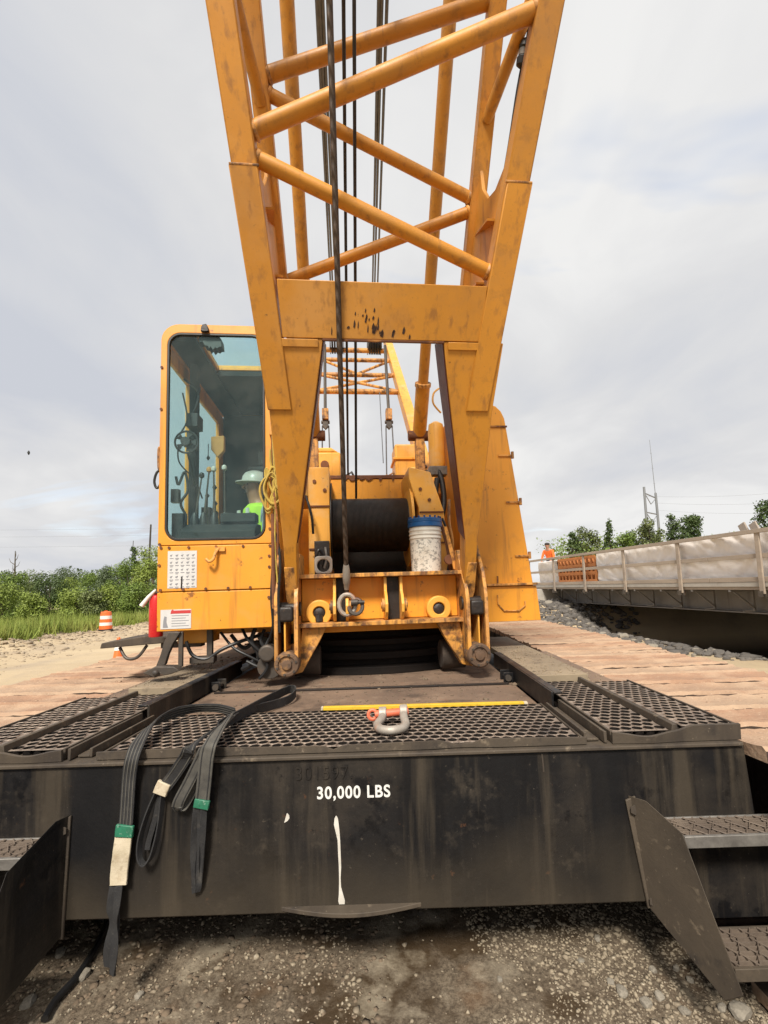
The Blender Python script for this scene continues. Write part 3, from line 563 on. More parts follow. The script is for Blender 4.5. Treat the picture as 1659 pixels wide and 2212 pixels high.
def tread(x0, x1, y0, y1, z, parent, slant=0):
    b = MB(); b.box(x0, x1, y0-.004, y0+.010, z-.035, z+.006); b.box(x0, x1, y1-.01, y1, z-.03, z); b.box(x0, x0+.01, y0+.011, y1-.011, z-.03, z); b.obj('tread_frame', 'galvanised' if z > .6 else 'steel_dusty', parent, .002)
    b = MB(); w = x1-x0; d = y1-y0
    for k in range(9): yy = y0+.02+(d-.03)*k/8; b.box(x0+.012, x1, yy-.0025, yy+.0025, z-.024, z-.004)
    for k in range(int(w/.07)):
        xx = x0+.03+.07*k
        for s_ in (-1, 1): b.path([(xx, y0+.014, z+.001), (xx+s_*.03, y0+d*.35, z+.001), (xx-s_*.012, y0+d*.7, z+.001), (xx+s_*.02, y1-.014, z+.001)], .0028, 5)
    b.obj('step_tread', 'grating', parent)
tread(1.02, 1.62, 1.79, 1.947, .80, cw); tread(1.10, 1.62, 1.70, 1.90, .42, cw)
tread(-2.05, -1.40, 1.79, 1.947, .80, cw); tread(-2.05, -1.435, 1.66, 1.90, .42, cw)
for zr0, zr1, yr in ((.43, .77, 1.928),):
    b = MB(); b.box(.99 if zr0 > .3 else 1.09, 1.62, yr, yr+.012, zr0, zr1); b.obj('riser_plate', 'steel_black', cw, .002)
    b = MB(); b.box(-2.05, -1.40, yr, yr+.012, zr0, zr1); b.obj('riser_plate', 'steel_black', cw, .002)
b = MB(); b.box(1.63, 1.64, 1.62, 1.948, .36, .88); b.obj('step_plate', 'steel_dusty', cw, .002)
b = MB(); b.box(-2.07, -2.06, 1.62, 1.948, .36, .88); b.obj('step_plate', 'steel_dusty', cw, .002)
# ---- carbody with deck, rails and gratings
b = MB(); b.box(CWL+.1, CWR-.1, YF+.51, 8.0, .45, 1.0); carbody = b.obj('carbody', 'steel_black', crane, .01)
DL, DR = -1.33, .80
for y0, y1 in ((2.56, 3.28), (3.287, 4.3), (4.307, 6.8)):
    b = MB(); b.box(DL+.01, DR-.01, y0, y1, 1.003, 1.05); b.obj('deck_plate', 'deck', carbody, .004)
b = MB(); b.box(DL+.05, DR-.05, 3.262, 3.286, 1.052, 1.064); b.obj('weld_strip', 'grease_and_shade', carbody, .002)
def grating(x0, x1, y0, y1, z, parent, pitch=.046, hole=.90, th=.02, wav=None):
    nx_, ny_ = max(1, round((x1-x0)/pitch)), max(1, round((y1-y0)/pitch)); px_, py_ = (x1-x0)/nx_, (y1-y0)/ny_; b = MB(); V_ = []; F_ = []
    K = [(-1, -1), (0, -1), (1, -1), (1, 0), (1, 1), (0, 1), (-1, 1), (-1, 0)]
    for i_ in range(nx_):
        for j in range(ny_):
            if j % 2 and i_ == nx_-1: continue
            cx_, cy_ = x0+(i_+.5+.5*(j % 2))*px_, y0+(j+.5)*py_; n0 = len(V_)
            for (sx, sy) in K: V_.append((cx_+sx*px_/2, cy_+sy*py_/2, z))
            for k in range(8): a_ = 2*math.pi*(k-.0)/8+math.pi*1.25; V_.append((cx_+math.cos(a_)*px_*hole*.5, cy_+math.sin(a_)*py_*hole*.5, z+.005))
            for k in range(8): a_ = 2*math.pi*k/8+math.pi*1.25; V_.append((cx_+math.cos(a_)*px_*hole*.46, cy_+math.sin(a_)*py_*hole*.46, z-th))
            for k in range(8):
                k2 = (k+1) % 8; F_ += [[n0+k, n0+k2, n0+8+k2, n0+8+k], [n0+8+k, n0+8+k2, n0+16+k2, n0+16+k]]
    for j in range(1, ny_, 2):
        for xa_, xb_ in ((x0, x0+px_/2), (x1-px_/2, x1)): n0 = len(V_); V_ += [(xa_, y0+j*py_, z), (xb_, y0+j*py_, z), (xb_, y0+(j+1)*py_, z), (xa_, y0+(j+1)*py_, z)]; F_.append([n0, n0+1, n0+2, n0+3])
    b.add(V_, F_); me = bpy.data.meshes.new('grating'); me.from_pydata(b.v, [], b.f); me.materials.append(MATS['grating']); me.materials.append(MATS['dark_grease_and_shade']); nc_ = sum(1 for i_ in range(nx_) for j in range(ny_) if not (j % 2 and i_ == nx_-1))*16
    me.polygons.foreach_set('material_index', [1 if (q < nc_ and q % 2) else 0 for q in range(len(me.polygons))]); return link('walkway_grating', me, None, parent, smooth=False)  # hole walls coloured dark, painting the shade inside the holes
b = MB(); b.box(-1.25, .755, 1.975, 2.55, 1.003, 1.035); b.obj('grating_bed', 'grease_and_shade', carbody)  # black sheet below the grating, painted shade seen through its holes
grating(-1.235, .74, 1.985, 2.54, 1.098, carbody)
# front lip of the centre grating, bent in places
def lipz(x): return 1.112-.020*math.exp(-((x-.25)/.07)**4)-.016*math.exp(-((x+.28)/.025)**2)+.004*math.sin(x*5)
n = 60; vs = []
for k in range(n+1):
    x = -1.25+2.005*k/n; zt = lipz(x); yb = YF+.012+.010*math.exp(-((x-.25)/.09)**4)
    vs += [(x, yb, 1.083), (x, yb, zt), (x, yb+.008, zt+.001), (x, yb+.012, 1.083)]
b = MB(); b.add(vs, [[k*4+j, k*4+4+j, k*4+4+(j+1) % 4, k*4+(j+1) % 4] for k in range(n) for j in range(4)]+[[0, 1, 2, 3], [n*4+3, n*4+2, n*4+1, n*4]]); b.obj('grating_lip', 'steel_dusty', carbody)
for x in (-1.245, .742):
    b = MB(); b.box(x, x+.010, 1.972, 2.55, 1.056, 1.104); b.obj('grating_lip', 'steel_dusty', carbody, .002)
b = MB(); b.box(-1.234, .741, 2.541, 2.552, 1.06, 1.10); b.obj('grating_lip', 'steel_dusty', carbody, .002)
def walkway(sg, xin):
    X_ = lambda d: xin+sg*d
    def bx(b, d0, d1, y0, y1, z0, z1): b.box(min(X_(d0), X_(d1)), max(X_(d0), X_(d1)), y0, y1, z0, z1)
    b = MB(); bx(b, 0, .012, 2.52, 4.0, 1.052, 1.165); bx(b, .013, .06, 2.52, 4.0, 1.153, 1.165); bx(b, .013, .05, 2.52, 4.0, 1.052, 1.064); b.obj('side_channel', 'steel_black', carbody, .003)
    b = MB(); bx(b, -.04, -.028, 2.0, 2.5, 1.083, 1.118); bx(b, -.028, .02, 2.0, 2.5, 1.083, 1.092); b.obj('angle_bar', 'steel_dusty', carbody, .002)
    b = MB(); bx(b, .03, .042, 1.97, 2.515, 1.083, 1.128); b.obj('angle_bar', 'steel_dusty', carbody, .002)
    b = MB(); bx(b, .06, .40, 3.02, 5.2, 1.10, 1.155); b.obj('walkway_plate', 'dust_plate', carbody, .004)
    b = MB(); bx(b, .41, .58, 3.04, 4.4, 1.06, 1.10); b.obj('walkway_plate', 'deck', carbody, .004)
    # inner perforated strip, ridge and outer perforated strip
    xa, xb = sorted((X_(.075), X_(.31))); grating(xa, xb, 1.995, 2.98, 1.118, carbody, .05, .92, .02)
    xa, xb = sorted((X_(.36), X_(.57))); grating(xa, xb, 1.985, 2.86, 1.135, carbody, .046, .84, .02)
    b = MB(); b.prism(sorted([(X_(.315), 1.08), (X_(.355), 1.08)])+sorted([(X_(.345), 1.143), (X_(.325), 1.143)], reverse=True), 'y', 1.99, 3.0); b.obj('ridge_bar', 'steel_dusty', carbody, .003)
    b = MB(); bx(b, .062, .575, 2.46, 2.98, 1.01, 1.05); b.obj('grating_bed', 'grease_and_shade', carbody)  # black sheet standing for the shade beneath the perforated strips
    vs = []; n = 40
    for k in range(n+1):
        d = .06+.525*k/n; z = 1.128+.016*S(d, .32, .40)-.020*math.exp(-((d-.20)/.09)**2)
        for yy, zz_ in ((1.962, 1.082), (1.958, z), (1.97, z+.002), (1.974, 1.082)): vs.append((X_(d), yy-.01*math.exp(-((d-.2)/.1)**2), float(zz_)))
    b = MB(); b.add(vs, [[k*4+j, k*4+4+j, k*4+4+(j+1) % 4, k*4+(j+1) % 4] for k in range(n) for j in range(4)]+[[0, 1, 2, 3], [n*4+3, n*4+2, n*4+1, n*4]]); b.obj('grating_lip', 'steel_dusty', carbody)
    b = MB(); bx(b, .574, .584, 1.975, 2.88, 1.08, 1.142); b.obj('grating_lip', 'steel_dusty', carbody, .002)
    b = MB(); bx(b, .0625, .0725, 1.985, 2.98, 1.08, 1.125); b.obj('grating_lip', 'steel_dusty', carbody, .002)
    # bracket and bolt where the channel ends
    b = MB(); bx(b, -.07, -.001, 3.33, 3.34, 1.052, 1.12); b.obj('bracket', 'steel_black', carbody, .003)
    b = MB(); bx(b, -.07, -.001, 3.44, 3.45, 1.052, 1.12); b.obj('bracket', 'steel_black', carbody, .003)
    b = MB(); b.lathe([(.022, -.03), (.022, -.012), (.014, -.010), (.014, .09)], (X_(-.04), 3.341, 1.085), 'y', 12); b.obj('bracket_pin', 'iron', carbody)
walkway(1, DR); walkway(-1, DL)
# ---- crawler tracks
def shoe(seed):
    b = MB(); nx_ = 40; hw = .55; L_ = .252; vs = []
    prof = [(-.5, -.05), (-.5, -.006), (-.43, .012), (-.30, .004), (-.1, .0), (.15, .0), (.36, .004), (.44, .014), (.5, .002), (.5, -.05)]
    for i_ in range(nx_+1):
        x = -hw+2*hw*i_/nx_
        for (t_, z) in prof: vs.append((x, t_*L_+mnoise.noise(Vector((x*4, seed*3.1, t_)))*.0025, z+(mnoise.noise(Vector((x*5, t_*2.5+seed*7, seed)))*.006+mnoise.noise(Vector((x*14, t_*7+seed*7, seed)))*.005+mnoise.noise(Vector((x*31, t_*15+seed*7, seed)))*.004 if z > -.03 else 0)))
    m = len(prof); b.add(vs, [[i_*m+j, i_*m+m+j, i_*m+m+(j+1) % m, i_*m+(j+1) % m] for i_ in range(nx_) for j in range(m)]+[list(range(m)), list(range(nx_*m, nx_*m+m))[::-1]])
    for xx in (-.18, .18): b.box(xx-.04, xx+.04, -.09, .09, -.14, -.051)
    return b.mesh('track_shoe')
shoes = []
for k in range(6):
    me = shoe(k+1); me.materials.append(MATS['shoe_dirt_%s' % 'abc'[k % 3]]); me.materials.append(MATS['seam_soil_shade'])
    for p in me.polygons:
        if p.index < 400 and p.index % 10 in (0, 8, 9): p.material_index = 1
    me; me.polygons.foreach_set('use_smooth', [True]*len(me.polygons)); me.set_sharp_from_angle(angle=rad(40)); shoes.append(me)
def crawler(x0, seed):
    y0, y1, zc, R_ = 1.0, 8.6, .545, .50; ax = .3
    b = MB(); b.box(x0-.22, x0+.22, y0+.1, y1-.1, .22, .86); b.box(x0-.30, x0+.30, 2.6, 7.0, .30, .72); fr = b.obj('crawler_track', 'track_side', crane, .02)
    for yy in (y0, y1):
        b = MB(); b.lathe([(.08, -.22), (.36, -.22), (.385, -.12), (.33, -.10), (.33, .10), (.385, .12), (.36, .22), (.08, .22)], (x0, yy, zc), 'x', 28); b.obj('idler_wheel', 'track_side', fr)
    Ls = y1-y0; per = 2*Ls+2*math.pi*R_; n_ = round(per/.292)
    for k in range(n_):
        d = (k+.37)*per/n_
        if d < Ls: p = (y0+d, zc+R_); an_ = 0
        elif d < Ls+math.pi*R_: th = (d-Ls)/R_; p = (y1+R_*math.sin(th), zc+R_*math.cos(th)); an_ = -th
        elif d < 2*Ls+math.pi*R_: p = (y1-(d-Ls-math.pi*R_), zc-R_); an_ = -math.pi
        else: th = (d-2*Ls-math.pi*R_)/R_; p = (y0-R_*math.sin(th), zc-R_*math.cos(th)); an_ = -math.pi-th
        M = Matrix.Translation((x0, p[0], p[1]+.03*(1 if an_ == 0 else 0)+random.uniform(-.005, .005)*(an_ == 0))) @ Matrix.Rotation(an_, 4, 'X') @ Matrix.Rotation(random.uniform(-.05, -.015), 4, 'X') @ Matrix.Rotation(random.uniform(-.012, .012), 4, 'Y')
        inst(shoes[(k*5+seed) % 6], M, fr, 'track_shoe')
crawler(1.40+.55, 0); crawler(-1.945-.55, 3)
# ---- turntable ring
b = MB(MUP); b.lathe([(1.22, 1.051), (1.22, 1.11), (1.14, 1.12), (1.14, 1.165), (1.20, 1.17), (1.20, 1.225), (1.12, 1.23), (1.12, 1.275), (1.18, 1.28), (1.18, 1.325), (1.08, 1.33), (1.08, 1.40), (.3, 1.40)], (0, 0, 0), 'z', 72); b.obj('turntable_ring', 'dark_grease_and_shade', crane, .004)
# ---- rotating bed: front plate with bosses, lugs and hook rollers
VP = -1.35
b = MB(MUP); b.box(-.61, .61, VP, VP+.05, 1.50, 1.825); b.box(-.75, .75, VP+.051, 1.9, 1.405, 1.62); bed = b.obj('rotating_bed', 'yellow', crane, .006)
b = MB(MUP); b.box(-.635, .635, VP-.17, VP+.30, 1.826, 1.856); b.obj('top_flange', 'yellow_worn', bed, .004)
b = MB(MUP); b.box(-.66, .66, VP-.17, VP+.05, 1.465, 1.497); b.obj('bottom_flange', 'yellow_worn', bed, .004)
for u0_ in (-.355, -.262, .030, .152):
    sg = 1 if u0_ in (-.262, .152) else -1
    b = MB(MUP); b.prism([(VP-.001, 1.50), (VP-.13, 1.50), (VP-.20, 1.56), (VP-.21, 1.62), (VP-.17, 1.68), (VP-.12, 1.72), (VP-.11, 1.824), (VP-.001, 1.824)], 'x', u0_-.011, u0_+.011); b.obj('lug_plate', 'yellow_pale', bed, .003)
    b = MB(MUP); b.lathe([(.05, 0), (.05, sg*.02), (.025, sg*.021), (.025, sg*.028)], (u0_+sg*.0115, VP-.14, 1.61), 'x', 16); b.obj('lug_collar', 'yellow_worn', bed)
for u0_, u1_ in ((-.343, -.274), (.042, .140)):
    b = MB(MUP); b.box(u0_, u1_, VP-.05, VP-.002, 1.50, 1.822); b.obj('slot_backing', 'grease_and_shade', bed)  # dark box filling the slot between each lug pair
for u0_, dz in ((-.475, 0), (.45, 0)):
    b = MB(MUP); b.lathe([(.098, -.001), (.098, -.055), (.090, -.062), (.052, -.062), (.046, -.055), (.046, -.01), (.001, -.01)], (u0_, VP, 1.567), 'y', 32); b.obj('pin_boss', 'yellow_pale', bed, .002)
    b = MB(MUP); b.lathe([(.044, -.012), (.044, -.045), (.03, -.052), (.012, -.054)], (u0_, VP, 1.560), 'y', 14); b.obj('pin', 'grease_and_shade', bed)
b = MB(MUP); b.path([(-.475, VP-.05, 1.54), (-.474, VP-.066, 1.50), (-.47, VP-.06, 1.478)], [.034, .028, .016], 8); b.obj('grease_lump', 'grease_and_shade', bed)
for sg in (-1, 1):
    def lug(u_, th, poly, mat='yellow_worn', nm='lug_plate'):
        b = MB(MUP); b.prism(poly, 'x', min(sg*u_, sg*(u_+th)), max(sg*u_, sg*(u_+th))); return b.obj(nm, mat, bed, .003)
    lug(.612, .028, [(-1.62, 1.20), (-1.63, 1.62), (-1.60, 1.72), (-1.50, 1.86), (-1.40, 2.02), (-1.10, 2.02), (-1.0, 1.42), (-1.35, 1.20)])
    lug(.752, .026, [(-1.62, 1.22), (-1.63, 1.66), (-1.58, 1.84), (-1.42, 2.06), (-1.10, 2.06), (-1.0, 1.42), (-1.35, 1.20)])
    lug(.70, .012, [(-1.60, 1.24), (-1.61, 1.52), (-1.30, 1.52), (-1.30, 1.24)], 'yellow_pale', 'stiffener_plate')
    b = MB(MUP); b.tube((sg*.598, -1.5, 1.605), (sg*.80, -1.5, 1.605), .052, n=20); b.obj('foot_pin', 'grease_and_shade', bed, .004)
    b = MB(MUP); b.box(min(sg*.645, sg*.745), max(sg*.645, sg*.745), -1.635, -1.57, 1.52, 1.63); b.obj('pin_keeper', 'grease_and_shade', bed, .018, seg=3)
    # lower bracket and hook roller
    b = MB(MUP); b.prism([(sg*.60, 1.462), (sg*.42, 1.462), (sg*.47, 1.36), (sg*.60, 1.14), (sg*.68, 1.12), (sg*.74, 1.20), (sg*.74, 1.33), (sg*.61, 1.36)], 'y', -1.46, -1.38); b.obj('roller_bracket', 'yellow_worn', bed, .006)
    b = MB(MUP); b.lathe([(.060, .14), (.086, .13), (.088, 0), (.080, -.012), (.060, -.014), (.058, -.002), (.036, -.002), (.034, -.018), (.016, -.02), (.001, -.02)], (sg*.69, -1.64, 1.228), 'y', 28); b.obj('hook_roller', 'roller_rust', bed, .002)
    for k in range(6):
        a_ = k*math.pi/3+.3; b = MB(MUP); b.lathe([(.009, -.022), (.009, -.012)], (sg*.69+.068*math.cos(a_), -1.64, 1.228+.068*math.sin(a_)), 'y', 6); b.obj('roller_bolt', 'iron', bed, smooth=False)
    b = MB(MUP); b.lathe([(.115, -.10), (.115, .10)], (sg*.58, -1.22, 1.19), 'x', 24); b.obj('roller_wheel', 'track_side', bed, .01)
# ---- winch: side frames, drum and rear beam
b = MB(MUP); b.prism([(-.59, 1.63), (-.40, 1.63), (-.40, 2.83), (-.585, 2.83)], 'y', -.9, .25); b.prism([(.40, 1.63), (.68, 1.63), (.63, 2.42), (.52, 2.78), (.32, 2.83), (.32, 2.72), (.40, 2.45)], 'y', -.9, .25); winch = b.obj('winch', 'yellow_pale', crane, .008)
b = MB(MUP); b.box(-.399, .399, -.5, .24, 1.625, 1.70); b.box(-.399, .399, .10, .24, 1.70, 2.6); b.obj('winch_floor', 'grease_and_shade', winch)
for z in (2.09, 2.47):
    b = MB(MUP); b.box(-.584, -.402, -.914, -.9005, z, z+.012); b.obj('panel_seam', 'rust', winch)
for z, ua, ub in ((2.40, .405, .630), (2.12, .405, .645)):
    b = MB(MUP); b.box(ua, ub, -.914, -.9005, z, z+.014); b.obj('panel_seam', 'rust', winch)
b = MB(MUP); b.box(-.535, -.405, -.97, -.902, 1.86, 2.16); b.obj('valve_box', 'grease_and_shade', winch, .006)
for k, pp in enumerate(([(-.50, -1.0, 1.88), (-.52, -1.02, 2.0), (-.49, -1.02, 2.08), (-.46, -1.0, 2.02), (-.47, -.99, 1.95)], [(-.44, -.99, 2.10), (-.43, -1.02, 2.0), (-.45, -1.02, 1.92)], [(-.60, -1.0, 2.55), (-.57, -1.05, 2.46), (-.545, -1.05, 2.35), (-.54, -1.0, 2.22)], [(.52, -1.2, 2.30), (.56, -1.22, 2.15), (.585, -1.22, 2.02), (.60, -1.2, 1.87)], [(.57, -1.1, 2.32), (.61, -1.12, 2.18), (.62, -1.12, 2.0), (.60, -1.1, 1.87)], [(.66, -1.0, 2.5), (.64, -1.05, 2.3), (.66, -1.06, 2.1), (.64, -1.0, 1.9)])):
    b = MB(MUP); b.path(spline(pp, 6), (.012, .010, .011, .016, .011, .014)[k], 8); b.obj('control_hose' if k != 3 else 'brake_lever', ('hose', 'galvanised', 'hose', 'rust', 'hose', 'yellow_worn')[k], winch)
b = MB(MUP); b.prism([(.535, 2.22), (.56, 2.22), (.64, 1.87), (.60, 1.87)], 'y', -1.32, -1.30); b.obj('brake_lever', 'yellow_worn', winch, .003)
b = MB(MUP); b.lathe([(.04, -.02), (.04, .02)], (.57, -1.30, 1.95), 'y', 14); b.obj('lever_hub', 'rust', winch, .003)
b = MB(MUP); b.lathe([(.255, -.385), (.255, .335)], (0, -.50, 2.35), 'x', 48); drum = b.obj('drum', 'drum_rope', winch)
for u0_, u1_ in ((-.398, -.386), (.336, .362)):
    b = MB(MUP); b.lathe([(.08, u0_), (.415, u0_), (.415, u1_), (.08, u1_)], (0, -.50, 2.35), 'x', 40); b.obj('drum_flange', 'yellow_pale' if u0_ > 0 else 'grease_and_shade', winch, .003)
# rope windings as ridges
b = MB(MUP)
for k in range(64):
    u_ = -.378+.01105*k; rr_ = .257+.003*math.sin(k*1.7)*(k % 5 == 0); b.path([(u_+.006*math.sin(a_*.5), -.50+rr_*math.cos(a_), 2.35+rr_*math.sin(a_)) for a_ in [2*math.pi*j/32 for j in range(32)]], .0062, 5, closed=True)
stuff(b.obj('rope_winding', 'drum_rope', drum))
b = MB(MUP); b.box(-.62, .60, .26, .36, 2.66, 2.93); b.box(-.62, .60, .20, .37, 2.931, 2.955); b.obj('rear_beam', 'yellow_worn', winch, .005)
b = MB(MUP); b.box(-.40, .36, -.30, -.285, 2.60, 2.86); b.obj('drum_cover', 'yellow', winch, .003)
b = MB(MUP); b.box(-.41, .37, -.31, -.25, 2.861, 2.90); b.obj('cover_edge', 'rust', winch, .006)
for k in range(9):
    u_ = random.uniform(-.38, .30); w_ = random.uniform(.02, .09); z_ = random.uniform(.005, .035); b = MB(MUP); b.prism([(u_, 2.888), (u_, 2.858), (u_+w_*.3, 2.858-z_), (u_+w_*.6, 2.850-z_*.4), (u_+w_, 2.86), (u_+w_, 2.888)], 'y', -.318+.001*k, -.3105); b.obj('rust_flake', 'rust', winch)
for u_, v_, z_ in ((-.53, -.9, 2.70), (-.44, -.9, 2.62), (-.5, -.9, 2.14), (-.45, -.9, 2.14), (.42, -.9, 2.62), (.50, -.9, 2.52)):
    b = MB(MUP); b.lathe([(.017, -.012), (.017, -.002)], (u_, v_, z_), 'y', 6); b.obj('bolt', 'rust', winch, smooth=False)
# things on top behind the winch
b = MB(MUP); b.box(-.69, -.31, .55, .95, 2.96, 3.40); b.prism([(-.67, 3.40), (-.60, 3.46), (-.42, 3.46), (-.33, 3.40)], 'y', .56, .94); hb = b.obj('sheave_housing', 'yellow_pale', crane, .02)
b = MB(MUP); b.lathe([(.05, -.02), (.05, 0)], (-.5, .55, 3.24), 'y', 14); b.obj('hub', 'rust', hb)
b = MB(MUP); b.box(.36, .72, .55, .95, 2.96, 3.50); b.box(.50, .76, .50, .54, 2.96, 3.20); hb2 = b.obj('sheave_housing', 'yellow_pale', crane, .02)
b = MB(MUP); b.box(.34, .74, .53, .97, 3.30, 3.33); b.obj('cover_band', 'yellow', hb2, .004)
for u_, z_ in ((.22, 3.02), (.30, 3.05), (.27, 2.99), (-.24, 3.03), (-.2, 3.06)):
    b = MB(MUP); b.path([(u_-.05, .45, z_-.08), (u_-.04, .44, z_+.02), (u_+.02, .44, z_+.06), (u_+.06, .45, z_-.02)], .016, 7); b.obj('hose', 'hose' if u_ < 0 else 'yellow_worn', crane)
# machinery deck and rear body
b = MB(MUP); b.box(-1.55, 1.42, .95, 3.6, 1.42, 2.9); b.box(-1.5, 1.45, 3.62, 4.6, 1.3, 2.7); b.obj('rear_body', 'yellow', crane, .03)
# ---- machinery house on the right, with sloping outer side
hp = [(.80, 1.405), (1.47, 1.405), (1.455, 1.55), (1.262, 3.20), (1.25, 3.29), (1.22, 3.36), (1.17, 3.41), (1.10, 3.435), (.80, 3.435)]
b = MB(MUP); b.prism(hp, 'y', -.90, .90); house = b.obj('machinery_house', 'yellow', crane, .012)
b = MB(MUP); b.prism([(.80, 1.402), (1.474, 1.402), (1.45, 1.715), (.80, 1.715)], 'y', -.925, -.902); b.obj('lower_panel', 'yellow', house, .004)
b = MB(MUP); b.box(.80, 1.452, -.955, -.903, 1.722, 1.742); b.obj('drip_rail', 'yellow_worn', house, .003)
b = MB(MUP); b.box(.80, 1.264, -.915, -.9005, 3.20, 3.215); b.obj('roof_seam', 'rust', house)
for z in (2.92, 2.48, 1.98):
    ue = 1.47-(z-1.405)*.115
    b = MB(MUP); b.box(ue-.13, ue+.004, -.916, -.9005, z, z+.016); b.lathe([(.014, -.03), (.014, .035)], (ue+.006, -.91, z+.01), 'z', 10); b.obj('hinge', 'yellow_worn', house, .002)
b = MB(MUP); b.path([(1.08, -.935, 1.64), (1.08, -.937, 1.56), (1.13, -.937, 1.50), (1.27, -.937, 1.495), (1.33, -.937, 1.54), (1.33, -.935, 1.58)], .006, 6); b.obj('grab_handle', 'yellow_worn', house)
b = MB(MUP); b.tube((1.09, -.93, 1.75), (1.09, -.93, 1.81), .008, n=8); b.obj('latch', 'rust', house)
b = MB(MUP); b.lathe([(.02, -.27), (.075, -.25), (.085, -.2), (.085, .14), (.075, .22), (.03, .25)], (.70, -.35, 3.20), 'z', 24); b.obj('air_cleaner', 'yellow_pale', crane)
b = MB(MUP); b.box(.58, .76, -.55, -.44, 2.84, 2.93); b.obj('hose_clamp', 'galvanised', crane, .006)
b = MB(MUP); b.path(spline([(.67, -.52, 2.90), (.70, -.56, 2.75), (.70, -.60, 2.55), (.66, -.62, 2.40), (.62, -.60, 2.42), (.62, -.58, 2.6), (.65, -.56, 2.8)], 6), .028, 10); b.obj('hose', 'rubber', crane)
b = MB(MUP); b.path(spline([(.62, -.95, 3.55), (.56, -1.0, 3.48), (.55, -1.02, 3.38), (.62, -1.0, 3.30)], 6), .009, 8); b.obj('cable', 'yellow_pale', crane)
# ---- live mast leaning back
mast_pts = []
def on_const_u(px, py, u_):
    lo, hi = -3., 12.
    for _ in range(60):
        mid = (lo+hi)/2; q = onU(px, py, mid)
        if abs(q.x) < abs(u_): lo = mid
        else: hi = mid
    return q
m0 = on_const_u(903, 962, .72); m1 = on_const_u(838, 742, .72)
def mpt(f, u_): return (u_, m0.y+(m1.y-m0.y)*f, m0.z+(m1.z-m0.z)*f)
mast = None
for sg in (1, -1):
    a_ = Vector(mpt(-.28, .72*sg)); c_ = Vector(mpt(1.5, .72*sg)); ax_ = (c_-a_).normalized(); nr = Vector((0, -ax_.z, ax_.y)); Mx = MUP @ frame(Vector((1, 0, 0)), ax_, nr, a_)
    b = MB(Mx); b.box(-.075, .075, 0, (c_-a_).length, -.09, .09); o = b.obj('mast' if mast is None else 'mast_leg', 'yellow_pale', mast or crane, .01); mast = mast or o
    for k in range(3):
        b = MB(Mx); b.lathe([(.03, .091), (.03, .11)], (-.03, .35+.12*k, 0), 'z', 8); b.obj('bolt', 'iron', mast, smooth=False)
def fx(py):                                                        # fraction up the mast that shows at this height in the window
    lo, hi = -.3, 1.5
    for _ in range(40):
        mid = (lo+hi)/2; w = MUP @ Vector(mpt(mid, 0)); d = w-CAM
        y_ = CY-1000*d.dot(UP)/d.dot(FW)
        if y_ > py: lo = mid
        else: hi = mid
    return lo
for py, r in ((846, .045), (810, .04), (778, .04), (757, .05)):
    f = fx(py); b = MB(MUP); b.tube(mpt(f, -.66), mpt(f, .66), r, n=10); b.obj('cross_tube', 'yellow_worn', mast)
for a_, c_ in ((843, 812), (808, 780)):
    for sg in (-1, 1): b = MB(MUP); b.tube(mpt(fx(a_), -.62*sg if a_ > 820 else .62*sg*0), mpt(fx(c_), .62*sg), .026, n=8); b.obj('brace', 'yellow_worn', mast)
for u_ in (-.36, .40):
    f = fx(752); c_ = Vector(mpt(f, u_))
    for k in range(5): b = MB(MUP); b.lathe([(.06, -.016), (.20, -.016), (.19, 0), (.20, .016), (.06, .016)], c_+Vector((-.10+.05*k, -.12, .02)), 'x', 20); b.obj('sheave', 'grease_and_shade', mast)
    b = MB(MUP); b.box(c_.x-.15, c_.x-.135, c_.y-.30, c_.y+.05, c_.z-.12, c_.z+.10); b.box(c_.x+.125, c_.x+.14, c_.y-.30, c_.y+.05, c_.z-.12, c_.z+.10); b.obj('sheave_cheek', 'iron', mast, .004)
# pendants hanging behind the winch
for px in (703, 840):
    p = onU(px, 905, 1.5)
    b = MB(MUP); b.box(p.x-.045, p.x+.045, 1.44, 1.56, p.z-.02, p.z+.14); b.obj('pendant_block', 'yellow_worn', crane, .008)
    b = MB(MUP); b.tube((p.x, 1.5, p.z+.14), (p.x, 1.75, p.z+1.25), .022, n=8); b.obj('pendant_rod', 'iron', crane)
    b = MB(MUP); b.tube((p.x-.06, 1.5, p.z-.05), (p.x+.06, 1.5, p.z-.05), .025, n=10); b.prism([(p.x-.03, p.z-.02), (p.x-.045, p.z-.11), (p.x, p.z-.16), (p.x+.045, p.z-.11), (p.x+.03, p.z-.02)], 'y', 1.47, 1.53); b.obj('pendant_clevis', 'iron', crane, .004)
    for s_ in (-.045, .045): b = MB(MUP); b.tube((p.x+s_, 1.5, p.z-.10), (p.x+s_*1.5, 1.45, 2.95), .010, n=7); b.obj('pendant_rope', 'rope_far', crane)
